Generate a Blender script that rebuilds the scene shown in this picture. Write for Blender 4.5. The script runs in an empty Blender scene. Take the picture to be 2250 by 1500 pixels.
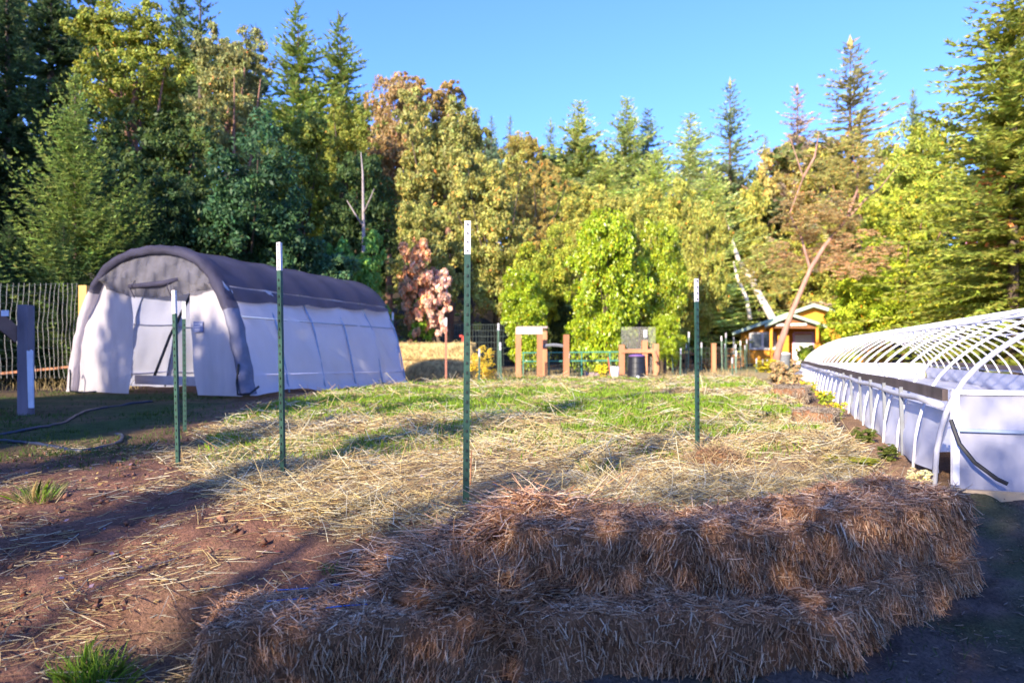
import bpy, math, random
import numpy as np
from mathutils import Vector, Matrix

rng = np.random.default_rng(11)
random.seed(5)
S = bpy.context.scene
COL = S.collection
R_ = math.radians

# ------------------------------------------------------------------ camera model (level camera, 24 mm lens, shifted)
CZ, F, CX, HY = 1.42, 1500.0, 1125.0, 785.0
def gx(px, Y): return (px - CX) / F * Y
def at(px, py, Y): return Vector((gx(px, Y), Y, CZ + (HY - py) / F * Y))

# ------------------------------------------------------------------ numeric helpers
def sstep(a, b, x):
    t = np.clip((np.asarray(x, float) - a) / (b - a), 0, 1)
    return t * t * (3 - 2 * t)
def lerp(a, b, t): return a + (b - a) * t
_perm = np.random.default_rng(3).random((256, 256))
def vnoise(x, y):
    xi = np.floor(x).astype(int); yi = np.floor(y).astype(int)
    fx = x - xi; fy = y - yi
    fx = fx * fx * (3 - 2 * fx); fy = fy * fy * (3 - 2 * fy)
    g = lambda i, j: _perm[i & 255, j & 255]
    return lerp(lerp(g(xi, yi), g(xi + 1, yi), fx), lerp(g(xi, yi + 1), g(xi + 1, yi + 1), fx), fy) - .5
def fbm(x, y, o=4):
    s = 0; a = 1.
    for k in range(o):
        s = s + a * vnoise(x * 2 ** k + 17.3 * k, y * 2 ** k + 5.1 * k); a *= .5
    return s
def unit(a): return a / np.maximum(np.linalg.norm(a, axis=-1, keepdims=True), 1e-9)
def rand_unit(n): return unit(rng.normal(size=(n, 3)))

# ------------------------------------------------------------------ terrain
def bed_right(y): return np.interp(y, [3.9, 4.5, 6.2, 10, 21.5], [2.35, 2.55, 3.0, 4.3, 7.6])
def bed_left(y): return np.interp(y, [2.9, 3.4, 4.5, 5.5, 7.5, 9, 12, 16, 22], [-.2, -.9, -1.9, -2.6, -3.3, -3.6, -3.4, -2.2, -1.5])
def wall_line(x): return np.interp(x, [-1.3, -.05, 1.4, 2.35], [2.98, 3.14, 3.36, 3.85])
def Hraw(x, y):
    x = np.asarray(x, float); y = np.asarray(y, float)
    L = np.interp(y, [-30, 0, 2.4, 3.5, 4.5, 6, 9, 12, 22, 42, 80, 400], [-1.3, -1.3, -1.19, -1.04, -.92, -.84, -.75, -.63, -.61, -.3, 12, 40])
    Rr = np.interp(y, [0, 2.3, 2.85, 3.7, 4.8, 6, 10, 22, 46, 80, 400], [-1.42, -1.42, -1.30, -1.2, -.95, -.9, -.78, -.62, -.3, 10., 36])
    g0 = np.interp(y, [3, 4.5, 8, 15, 22, 44, 80, 400], [-.8, -.79, -.70, -.64, -.62, -.3, 11, 38])
    gl = np.interp(y, [2.8, 3.05, 3.9], [-1.07, -1.05, -.8])
    G = np.where(y < 3.9, lerp(gl, g0, sstep(-.35, .1, x)), g0)
    m = sstep(-.12, .12, y - wall_line(x)) * sstep(-.18, .18, bed_right(y) - x)
    h = lerp(L, lerp(Rr, G, m), sstep(-2.4, -1.1, x))
    h = h + .10 * np.maximum(0, -x - 11) * sstep(10, 20, y) + .05 * np.maximum(0, y - 26) * sstep(2, -12, x)
    return h + CZ
def bedmask(x, y):
    return sstep(-.3, .4, x - bed_left(y)) * sstep(-.1, .2, bed_right(y) - x) * sstep(-.05, .15, y - wall_line(x)) * sstep(22.5, 20, y)
def H(x, y):
    x = np.asarray(x, float); y = np.asarray(y, float)
    b = bedmask(x, y)
    near = sstep(30, 12, y)
    d = .10 * fbm(x * .8, y * 1.1, 3) * b * sstep(3.2, 4.2, y) + .045 * fbm(x * 3.1 + 9, y * 3.1, 4) * near * (.6 + .9 * b * sstep(3.2, 4.2, y))
    return Hraw(x, y) + d
def hz(x, y): return float(H(np.array([x]), np.array([y]))[0])

# ------------------------------------------------------------------ object helpers
def thing(name, label, cat, loc=(0, 0, 0), rz=0., group=None):
    o = bpy.data.objects.new(name, None); COL.objects.link(o)
    o.location = loc; o.rotation_euler = (0, 0, rz); o.empty_display_size = .2
    o['label'] = label; o['category'] = cat
    if group: o['group'] = group
    return o
def tag(o, label, cat, group=None):
    o['label'] = label; o['category'] = cat
    if group: o['group'] = group
    return o
def offset(p):
    v = Vector((0, 0, 0))
    while p is not None:
        v += Vector(p.location); p = p.parent
    return v
def link(name, me, mat, parent=None, smooth=False):
    o = bpy.data.objects.new(name, me); COL.objects.link(o)
    for m in (mat if isinstance(mat, (list, tuple)) else [mat]): me.materials.append(m)
    if parent: o.parent = parent
    if smooth: me.polygons.foreach_set('use_smooth', np.ones(len(me.polygons), bool))
    return o
def dup(root, loc, rz=0., label=None, group=None, scale=None):
    r = root.copy(); COL.objects.link(r); r.location = loc; r.rotation_euler = (0, 0, rz)
    if label: r['label'] = label
    if group: r['group'] = group
    if scale: r.scale = scale
    for ch in list(root.children):
        c = ch.copy(); COL.objects.link(c); c.parent = r
        for g in list(ch.children):
            d = g.copy(); COL.objects.link(d); d.parent = c
    return r

class MB:
    def __init__(s): s.v = []; s.f = []; s.mi = []
    def add(s, vs, fs, mi=0):
        n = len(s.v); s.v += [tuple(v) for v in vs]
        s.f += [tuple(n + i for i in f) for f in fs]; s.mi += [mi] * len(fs); return s
    def box(s, c, size, M=None, mi=0, taper=1.):
        c = Vector(c); a, b, h = [q / 2 for q in size]
        vs = []
        for z in (-h, h):
            k = taper if z > 0 else 1.
            for x, y in ((-a, -b), (a, -b), (a, b), (-a, b)):
                p = Vector((x * k, y * k, z)); vs.append(c + (M @ p if M else p))
        return s.add(vs, [(3, 2, 1, 0), (4, 5, 6, 7), (0, 1, 5, 4), (1, 2, 6, 5), (2, 3, 7, 6), (3, 0, 4, 7)], mi)
    def bar(s, p, q, w, h, mi=0, up=(0, 0, 1)):
        p = Vector(p); q = Vector(q); d = q - p; L = d.length; d.normalize()
        sd = d.cross(Vector(up))
        if sd.length < 1e-4: sd = d.cross(Vector((0, 1, 0)))
        sd.normalize(); u = sd.cross(d)
        M = Matrix((sd, u, d)).transposed()
        return s.box((p + q) / 2, (w, h, L), M, mi)
    def tube(s, pts, r, n=6, mi=0, cap=True):
        pts = [Vector(p) for p in pts]; N = len(pts)
        rr = r if isinstance(r, (list, tuple)) else [r] * N
        vs = []; ref = None
        for i, p in enumerate(pts):
            d = (pts[min(i + 1, N - 1)] - pts[max(i - 1, 0)]).normalized()
            if ref is None:
                ref = d.cross(Vector((0, 0, 1)))
                if ref.length < .05: ref = d.cross(Vector((0, 1, 0)))
            a = (ref - d * ref.dot(d)).normalized(); ref = a; b = d.cross(a)
            for k in range(n):
                t = 2 * math.pi * k / n
                vs.append(p + (a * math.cos(t) + b * math.sin(t)) * rr[i])
        fs = [(i * n + k, i * n + (k + 1) % n, (i + 1) * n + (k + 1) % n, (i + 1) * n + k) for i in range(N - 1) for k in range(n)]
        if cap: fs += [tuple(reversed(range(n))), tuple(range((N - 1) * n, N * n))]
        return s.add(vs, fs, mi)
    def lathe(s, prof, c=(0, 0, 0), n=24, mi=0):
        c = Vector(c); vs = []
        for r, z in prof:
            for k in range(n):
                t = 2 * math.pi * k / n; vs.append(c + Vector((r * math.cos(t), r * math.sin(t), z)))
        N = len(prof)
        fs = [(i * n + k, i * n + (k + 1) % n, (i + 1) * n + (k + 1) % n, (i + 1) * n + k) for i in range(N - 1) for k in range(n)]
        fs += [tuple(reversed(range(n))), tuple(range((N - 1) * n, N * n))]
        return s.add(vs, fs, mi)
    def grid(s, P, mi=0):
        nu = len(P); nv = len(P[0])
        return s.add([p for row in P for p in row], [(i * nv + j, i * nv + j + 1, (i + 1) * nv + j + 1, (i + 1) * nv + j) for i in range(nu - 1) for j in range(nv - 1)], mi)
    def build(s, name, mat, parent=None, smooth=False):
        o = offset(parent)
        me = bpy.data.meshes.new(name)
        me.from_pydata([(v[0] - o.x, v[1] - o.y, v[2] - o.z) for v in s.v], [], s.f)
        me.polygons.foreach_set('material_index', s.mi)
        me.validate(); me.update()
        return link(name, me, mat, parent, smooth)

def np_mesh(name, V, Q, col=None):
    """V (n,3); Q (m,k) faces; col (n,3) point colour"""
    me = bpy.data.meshes.new(name)
    V = np.ascontiguousarray(V, np.float32); k = Q.shape[1]
    me.vertices.add(len(V)); me.vertices.foreach_set('co', V.ravel())
    me.loops.add(Q.size); me.loops.foreach_set('vertex_index', np.ascontiguousarray(Q, np.int32).ravel())
    me.polygons.add(len(Q)); me.polygons.foreach_set('loop_start', np.arange(0, Q.size, k, dtype=np.int32))
    me.polygons.foreach_set('loop_total', np.full(len(Q), k, np.int32))
    me.update(calc_edges=True)
    if col is not None:
        a = me.attributes.new('lc', 'FLOAT_COLOR', 'POINT')
        c = np.ones((len(V), 4), np.float32); c[:, :3] = col
        a.data.foreach_set('color', c.ravel())
    return me
def rhombs(name, C, U, W, col):
    n = len(C)
    V = np.stack([C - U, C - U * .1 + W, C + U, C - U * .1 - W], 1).reshape(-1, 3)
    return np_mesh(name, V, np.arange(4 * n).reshape(n, 4), np.repeat(col, 4, 0))
def strands(name, P, D, Ln, wd, bend, col, seg=2, sides=3):
    """thin bent prisms starting at P along unit D"""
    n = len(P)
    ref = unit(np.cross(D, rand_unit(n)) + 1e-6); b2 = np.cross(D, ref)
    rings = []
    for i in range(seg + 1):
        t = i / seg
        c = P + D * (Ln * t)[:, None] + ref * (bend * Ln * 4 * t * (1 - t))[:, None]
        w = wd * (1 - .35 * t)
        for k in range(sides):
            a = 2 * math.pi * k / sides
            rings.append(c + (ref * math.cos(a) + b2 * math.sin(a)) * w[:, None])
    V = np.stack(rings, 1); m = V.shape[1]
    q = np.array([(i * sides + k, i * sides + (k + 1) % sides, (i + 1) * sides + (k + 1) % sides, (i + 1) * sides + k) for i in range(seg) for k in range(sides)])
    Q = (q[None] + (np.arange(n) * m)[:, None, None]).reshape(-1, 4)
    return np_mesh(name, V.reshape(-1, 3), Q, np.repeat(col, m, 0))
def blades(name, P, D, Ln, wd, col):
    n = len(P); side = unit(np.cross(D, rand_unit(n)))
    mid = P + D * (Ln * .55)[:, None]
    tip = P + D * Ln[:, None] + unit(rng.normal(size=(n, 3)) * [1, 1, .1]) * (Ln * .28)[:, None]
    V = np.stack([P - side * wd[:, None], P + side * wd[:, None], mid + side * (wd * .8)[:, None], tip, mid - side * (wd * .8)[:, None]], 1).reshape(-1, 3)
    b = (np.arange(n) * 5)[:, None]
    return np_mesh(name, V, b + np.array([[0, 1, 2, 3, 4]]), np.repeat(col, 5, 0))

# ------------------------------------------------------------------ materials
def new_mat(name):
    m = bpy.data.materials.new(name); m.use_nodes = True
    nt = m.node_tree; nt.nodes.clear()
    out = nt.nodes.new('ShaderNodeOutputMaterial')
    return m, nt, out
def N(nt, t, **kw):
    n = nt.nodes.new(t)
    for k, v in kw.items():
        if k in n.inputs: n.inputs[k].default_value = v
        else: setattr(n, k, v)
    return n
def pmat(name, col, rough=.7, var=.25, scale=8., bump=0., bscale=40., metal=0., spec=.4, transl=0., alpha=1., stretch=None):
    m, nt, out = new_mat(name); L = nt.links.new
    b = N(nt, 'ShaderNodeBsdfPrincipled', Roughness=rough, Metallic=metal)
    b.inputs['Specular IOR Level'].default_value = spec
    tc = N(nt, 'ShaderNodeTexCoord'); mp = N(nt, 'ShaderNodeMapping')
    if stretch: mp.inputs['Scale'].default_value = stretch
    L(tc.outputs['Object'], mp.inputs['Vector'])
    nz = N(nt, 'ShaderNodeTexNoise', Scale=scale, Detail=5., Roughness=.6); L(mp.outputs[0], nz.inputs['Vector'])
    cr = N(nt, 'ShaderNodeValToRGB')
    cr.color_ramp.elements[0].position = .3; cr.color_ramp.elements[1].position = .72
    cr.color_ramp.elements[0].color = [c * (1 - var) for c in col] + [1]
    cr.color_ramp.elements[1].color = [min(1, c * (1 + var)) for c in col] + [1]
    L(nz.outputs['Fac'], cr.inputs[0]); L(cr.outputs[0], b.inputs['Base Color'])
    if bump:
        n2 = N(nt, 'ShaderNodeTexNoise', Scale=bscale, Detail=4.); L(mp.outputs[0], n2.inputs['Vector'])
        bp = N(nt, 'ShaderNodeBump', Strength=bump, Distance=.02); L(n2.outputs['Fac'], bp.inputs['Height']); L(bp.outputs[0], b.inputs['Normal'])
    sh = b
    if transl:
        tr = N(nt, 'ShaderNodeBsdfTranslucent'); L(cr.outputs[0], tr.inputs['Color'])
        mx = N(nt, 'ShaderNodeMixShader', Fac=transl); L(b.outputs[0], mx.inputs[1]); L(tr.outputs[0], mx.inputs[2]); sh = mx
    if alpha < 1:
        tp = N(nt, 'ShaderNodeBsdfTransparent')
        mx = N(nt, 'ShaderNodeMixShader', Fac=alpha); L(tp.outputs[0], mx.inputs[1]); L(sh.outputs[0], mx.inputs[2]); sh = mx
    L(sh.outputs[0], out.inputs[0]); return m
def attr_mat(name, rough=.6, transl=.3, spec=.3, tint=False):
    m, nt, out = new_mat(name); L = nt.links.new
    at_ = N(nt, 'ShaderNodeAttribute', attribute_name='lc'); c = at_.outputs['Color']
    if tint:
        oi = N(nt, 'ShaderNodeObjectInfo')
        mx = N(nt, 'ShaderNodeMix', data_type='RGBA', blend_type='MULTIPLY'); mx.inputs[0].default_value = 1
        L(c, mx.inputs[6]); L(oi.outputs['Color'], mx.inputs[7]); c = mx.outputs[2]
    b = N(nt, 'ShaderNodeBsdfPrincipled', Roughness=rough); b.inputs['Specular IOR Level'].default_value = spec
    L(c, b.inputs['Base Color']); sh = b
    if transl:
        tr = N(nt, 'ShaderNodeBsdfTranslucent'); L(c, tr.inputs['Color'])
        m2 = N(nt, 'ShaderNodeMixShader', Fac=transl); L(b.outputs[0], m2.inputs[1]); L(tr.outputs[0], m2.inputs[2]); sh = m2
    L(sh.outputs[0], out.inputs[0]); return m

M_leaf = attr_mat('leaf', .55, .35, .3, True)
M_gloss = attr_mat('glossy_leaf', .33, .3, .5, True)
M_needle = attr_mat('needle', .6, .4, .2, True)
M_straw = attr_mat('straw', .5, .15, .4)
M_grass = attr_mat('grass', .5, .4, .3)
M_bark = pmat('bark', (.10, .07, .05), .9, .4, 6, .6, 18, stretch=(1, 1, .25))
M_bark_red = pmat('red_bark', (.30, .15, .105), .7, .35, 3, .2, 14, stretch=(1, 1, .3))
M_bark_pale = pmat('pale_pink_bark', (.33, .18, .13), .75, .4, 4, .3, 16, stretch=(1, 1, .3))
M_bark_white = pmat('white_bark', (.62, .52, .46), .8, .3, 3, .2, 14, stretch=(1, 1, .3))
M_snag = pmat('grey_snag', (.30, .25, .24), .9, .3, 5, .4, 20)
M_tgreen = pmat('green_post_paint', (.022, .060, .045), .45, .4, 9, .1, 90)
M_twhite = pmat('white_post_paint', (.60, .57, .60), .5, .22, 14)
M_tdot = pmat('stud_dark', (.012, .02, .02), .6, .2)
M_tlight = pmat('pale_green_post_paint', (.10, .17, .11), .5, .3, 6)
M_rustpost = pmat('rusty_post_paint', (.30, .11, .07), .7, .3, 6)
M_cover = pmat('white_poly_cover', (.80, .80, .93), .42, .07, 1.5, .5, 3.5, transl=.6, stretch=(1, 1, .55))
M_cover2 = pmat('milky_front_panel', (.66, .61, .64), .38, .10, 2.2, .5, 4, transl=.55, stretch=(1.4, 1.4, .35))
M_shade = pmat('navy_shade_cloth', (.048, .044, .080), .8, .25, 3, .3, 60, transl=.25, alpha=.86)
M_mesh = pmat('grey_shade_mesh', (.16, .15, .17), .85, .3, 4, .2, 80, transl=.35, alpha=.72)
M_rib = pmat('grey_frame_tube', (.24, .30, .44), .5, .15)
M_ribdark = pmat('dark_frame_tube', (.05, .06, .075), .45, .2)
M_hoop = pmat('white_hoop_pipe', (.74, .72, .76), .35, .08, 5)
M_hoopg = pmat('grey_hoop_pipe', (.42, .42, .50), .4, .1, 5)
M_endp = pmat('shade_tinted_end_film', (.42, .42, .52), .45, .14, 2.0, .5, 3, transl=.35)  # grey lavender is shade put into the white film's colour
M_ghsheet = pmat('white_greenhouse_sheet', (.66, .66, .74), .4, .08, 1.4, .4, 3, transl=.3)
M_wood_tan = pmat('tan_timber', (.44, .19, .09), .75, .3, 3, .3, 30, stretch=(1, 1, .15))
M_wood_red = pmat('red_timber', (.34, .13, .06), .75, .3, 3, .3, 30, stretch=(1, 1, .15))
M_wood_yel = pmat('yellow_timber', (.55, .33, .09), .7, .25, 3, .2, 30, stretch=(1, 1, .15))
M_wood_dark = pmat('dark_timber', (.10, .075, .075), .85, .4, 4, .4, 30, stretch=(1, 1, .15))
M_white_paint = pmat('white_plate', (.62, .62, .70), .55, .12, 6)
M_black = pmat('black_plastic', (.012, .013, .02), .45, .3, 3)
M_hose = pmat('blue_black_hose', (.02, .025, .05), .4, .2)
M_wire = pmat('pale_wire', (.44, .42, .36), .4, .1)
M_wiredk = pmat('dark_wire', (.09, .11, .09), .5, .2)
M_green_pipe = pmat('green_pipe', (.06, .22, .16), .5, .15)
M_bale = pmat('bale_straw', (.20, .095, .045), .9, .5, 14, 1., 60, stretch=(1, 1, .35))
M_baleback = pmat('dry_hay', (.46, .33, .14), .9, .4, 6, .8, 30)
M_twine = pmat('blue_twine', (.03, .16, .55), .5, .1)
M_orange = pmat('orange_siding', (.66, .27, .02), .7, .18, 2, .2, 12, stretch=(.2, 1, 3))
M_roof = pmat('pale_green_roof', (.34, .44, .34), .6, .25, 3)
M_trim = pmat('white_trim', (.75, .70, .66), .6, .06)
M_wdark = pmat('brown_trim', (.22, .09, .03), .7, .3)
M_glass = pmat('window_glass', (.13, .15, .17), .08, .3, 2, spec=.8)
M_pink = pmat('pink_door_paint', (.70, .42, .62), .6, .08)
M_bucket = pmat('white_bucket', (.75, .73, .76), .5, .05)
M_purple = pmat('purple_lid', (.16, .08, .24), .6, .2)
M_rock = pmat('dark_clod', (.05, .032, .025), .95, .4, 10, 1., 30)
M_grey = pmat('grey_bin', (.16, .17, .19), .6, .2)
M_redpaint = pmat('red_paint', (.5, .05, .03), .6, .15)
M_label = pmat('blue_grey_label', (.16, .18, .32), .6, .1)
M_labellight = pmat('label_print', (.40, .40, .50), .6, .1)

def mat_ground():
    m, nt, out = new_mat('ground'); L = nt.links.new
    a = N(nt, 'ShaderNodeAttribute', attribute_name='lc')
    tc = N(nt, 'ShaderNodeTexCoord')
    b = N(nt, 'ShaderNodeBsdfPrincipled', Roughness=.95); b.inputs['Specular IOR Level'].default_value = .15
    n1 = N(nt, 'ShaderNodeTexNoise', Scale=5., Detail=8., Roughness=.75); L(tc.outputs['Object'], n1.inputs['Vector'])
    n2 = N(nt, 'ShaderNodeTexNoise', Scale=70., Detail=5., Roughness=.7); L(tc.outputs['Object'], n2.inputs['Vector'])
    r1 = N(nt, 'ShaderNodeMapRange'); r1.inputs[1].default_value = .3; r1.inputs[2].default_value = .7; r1.inputs[3].default_value = .55; r1.inputs[4].default_value = 1.4
    L(n1.outputs['Fac'], r1.inputs[0])
    r2 = N(nt, 'ShaderNodeMapRange'); r2.inputs[1].default_value = .3; r2.inputs[2].default_value = .7; r2.inputs[3].default_value = .5; r2.inputs[4].default_value = 1.5
    L(n2.outputs['Fac'], r2.inputs[0])
    mu = N(nt, 'ShaderNodeMath', operation='MULTIPLY'); L(r1.outputs[0], mu.inputs[0]); L(r2.outputs[0], mu.inputs[1])
    mx = N(nt, 'ShaderNodeMix', data_type='RGBA', blend_type='MULTIPLY'); mx.inputs[0].default_value = 1
    L(a.outputs['Color'], mx.inputs[6]); L(mu.outputs[0], mx.inputs[7]); L(mx.outputs[2], b.inputs['Base Color'])
    bp = N(nt, 'ShaderNodeBump', Strength=.9, Distance=.03); L(n2.outputs['Fac'], bp.inputs['Height'])
    L(bp.outputs[0], b.inputs['Normal']); L(b.outputs[0], out.inputs[0]); return m

# ------------------------------------------------------------------ ground sheet
def axis(segs):
    out = []
    for a, b, st in segs: out.append(np.arange(a, b - 1e-6, st))
    return np.concatenate(out + [[segs[-1][1]]])
def greenmask(x, y):
    return sstep(5.0, 7.5, y) * sstep(-.06, .22, fbm(x * .5, y * 1.15 + 4, 4) + .09 + .13 * sstep(7, 10, y))
def lawnmask(x, y):
    return sstep(-1.2, -2.6, x - np.interp(y, [4.5, 6, 9, 12], [-1.4, -1.4, -2.2, -2.4])) * sstep(5.0, 6.2, y + .5 * fbm(x, y, 2)) * sstep(13.5, 11.5, y)
def ground():
    g = 1.28
    ex = [5.0 * g ** k for k in range(1, 19)]
    xs = np.concatenate([[-v for v in reversed(ex)], np.arange(-5, 5.001, .04), ex])
    ys = np.concatenate([axis([(-160, -40, 20), (-40, -4, 4), (-4, 1.6, .4), (1.6, 7.5, .03), (7.5, 14, .08), (14, 26, .25), (26, 60, 2), (60, 460, 25)])])
    X, Y = np.meshgrid(xs, ys); x = X.ravel(); y = Y.ravel()
    z = H(x, y)
    dm = (1 - bedmask(x, y)) * sstep(8, 4, y) * sstep(1.5, 2.2, y)
    z += .05 * fbm(x * 8, y * 8, 4) * dm
    V = np.stack([x, y, z], 1)
    c = np.zeros((len(x), 3)) + np.array([.20, .098, .066])          # red brown soil
    n = fbm(x * 1.3 + 3, y * 1.3, 4)
    def mix(col, m):
        nonlocal c
        c = c * (1 - m[:, None]) + np.array(col) * m[:, None]
    mix((.26, .15, .095), sstep(.0, .5, n) * .6)
    b = bedmask(x, y)
    mix((.34, .235, .115), b * sstep(3.1, 3.9, y) * .9)
    gr = b * greenmask(x, y)
    mix((.14, .19, .04), gr * .55)
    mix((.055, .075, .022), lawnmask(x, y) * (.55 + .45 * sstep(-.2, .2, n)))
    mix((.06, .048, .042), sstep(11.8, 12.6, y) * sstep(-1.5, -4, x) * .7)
    # driveway in front of and right of the bale wall
    dr = (1 - sstep(-.15, .1, y - wall_line(x))) * sstep(-1.7, -1.0, x)
    dr = np.maximum(dr, sstep(2.3, 2.6, x) * sstep(5.3, 4.7, y))
    mix((.125, .092, .078), dr)
    mix((.05, .075, .02), dr * sstep(.12, .4, n) * .6)
    # path between the bed and the hoop house
    pa = sstep(-.05, .3, x - bed_right(y)) * sstep(4.6, 5.4, y) * sstep(24, 20, y)
    mix((.30, .18, .10), pa)
    mix((.42, .33, .17), sstep(19, 21, y) * sstep(34, 28, y) * sstep(-6, -4, x))
    mix((.16, .19, .05), sstep(25, 30, y) * sstep(6, 9, x) * .7)
    mix((.05, .038, .025), sstep(29, 36, y))
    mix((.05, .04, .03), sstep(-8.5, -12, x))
    xi = len(xs); yi = len(ys)
    ii = (np.arange(yi - 1)[:, None] * xi + np.arange(xi - 1)[None]).ravel()
    Q = np.stack([ii, ii + 1, ii + 1 + xi, ii + xi], 1)
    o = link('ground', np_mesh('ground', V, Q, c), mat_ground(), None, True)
    o['kind'] = 'structure'; o['label'] = 'red brown soil with lawn, straw bed and dirt driveway'
ground()
def clods():
    n = 5200
    x = -4.5 + 4.6 * rng.random(n); y = 2.1 + 4.6 * rng.random(n) ** 1.2
    k = (rng.random(n) < np.clip(.3 + 1.3 * fbm(x * 1.4 + 50, y * 1.4, 3), .05, 1)) & (bedmask(x, y) < .4); x, y = x[k], y[k]; n = len(x)
    s = (.004 + .022 * rng.random(n) ** 4)
    base = np.array([[1, 0, 0], [0, 1, 0], [-1, 0, 0], [0, -1, 0], [0, 0, 1], [0, 0, -1]], float)
    V = base[None] * s[:, None, None] * rng.uniform(.5, 1.3, (n, 6, 1)) + rng.normal(0, .15, (n, 6, 3)) * s[:, None, None] + np.stack([x, y, H(x, y) + s * .3], 1)[:, None]
    tri = np.array([[0, 1, 4], [1, 2, 4], [2, 3, 4], [3, 0, 4], [1, 0, 5], [2, 1, 5], [3, 2, 5], [0, 3, 5]])
    Q = (tri[None] + (np.arange(n) * 6)[:, None, None]).reshape(-1, 3)
    c = np.array([.19, .095, .065]) * (.5 + .8 * rng.random((n, 1)))
    o = link('soil_crumbs', np_mesh('soil_crumbs', V.reshape(-1, 3), Q, np.repeat(c, 6, 0)), attr_mat('soil_crumb', .95, 0, .1))
    o['kind'] = 'stuff'; o['label'] = 'crumbs and small stones on the bare soil'
clods()

# ------------------------------------------------------------------ straw palettes
def straw_col(n, dark=0., pale=.5):
    a = np.array([.66, .51, .23]); b = np.array([.40, .26, .12]); c = np.array([.20, .12, .07]); d = np.array([.70, .64, .46])
    t = rng.random((n, 1)); col = np.where(t < .42, a, np.where(t < .64, b, np.where(t < .75, c, d)))
    col = col * (1 - dark) + np.array([.20, .12, .075]) * dark
    return col * (.7 + .5 * rng.random((n, 1)))
def bale_col(n):
    a = np.array([.66, .37, .20]); b = np.array([.46, .22, .105]); c = np.array([.85, .62, .42]); d = np.array([.15, .07, .035])
    t = rng.random((n, 1)); col = np.where(t < .38, a, np.where(t < .66, b, np.where(t < .84, c, d)))
    return col * (.7 + .55 * rng.random((n, 1)))

# straw mulch on the garden bed -------------------------------------------------
def mulch():
    n = 200000
    y = 3.2 / (1 - rng.random(n) * (1 - 3.2 / 22.))           # pdf ~ 1/y^2
    x = bed_left(y) - .5 + (bed_right(y) - bed_left(y) + .7) * rng.random(n)
    cl = fbm(x * 1.5 + 4, y * 1.9, 3)
    g = greenmask(x, y)
    p = bedmask(x, y) * np.clip(.5 + 1.7 * cl, .05, 1) * (1 - .75 * g)
    p *= lerp(1, sstep(3.1, 4.0, y + .6 * fbm(x * 2, y * 2, 2)), (x < -.4)) 
    k = rng.random(n) < p
    x, y, cl = x[k], y[k], cl[k]; n = len(x)
    z = H(x, y) + rng.random(n) ** 1.6 * (.02 + .10 * np.clip(cl + .2, 0, 1))
    az = rng.normal(0, .9, n) + np.where(rng.random(n) < .5, 0, math.pi) + .8 * fbm(x * .9, y * .9, 2)
    el = rng.normal(.0, .22, n) + np.where(rng.random(n) < .05, .7, 0)
    D = np.stack([np.cos(az) * np.cos(el), np.sin(az) * np.cos(el), np.sin(el)], 1)
    Ln = (.05 + .30 * rng.random(n) ** 2.0) * np.clip(.8 + y * .03, 0, 1.4)
    wd = (.0011 + .0018 * rng.random(n) ** 1.5) * np.clip(y / 4.2, .9, 3.0)
    P = np.stack([x, y, z], 1) - D * (Ln / 2)[:, None] * np.array([1, 1, .3])
    o = link('straw_mulch', strands('straw_mulch', P, D, Ln, wd, rng.normal(0, .04, n), straw_col(n)), M_straw)
    o['kind'] = 'stuff'; o['label'] = 'loose pale straw mulch strewn over the garden bed'
mulch()
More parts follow.
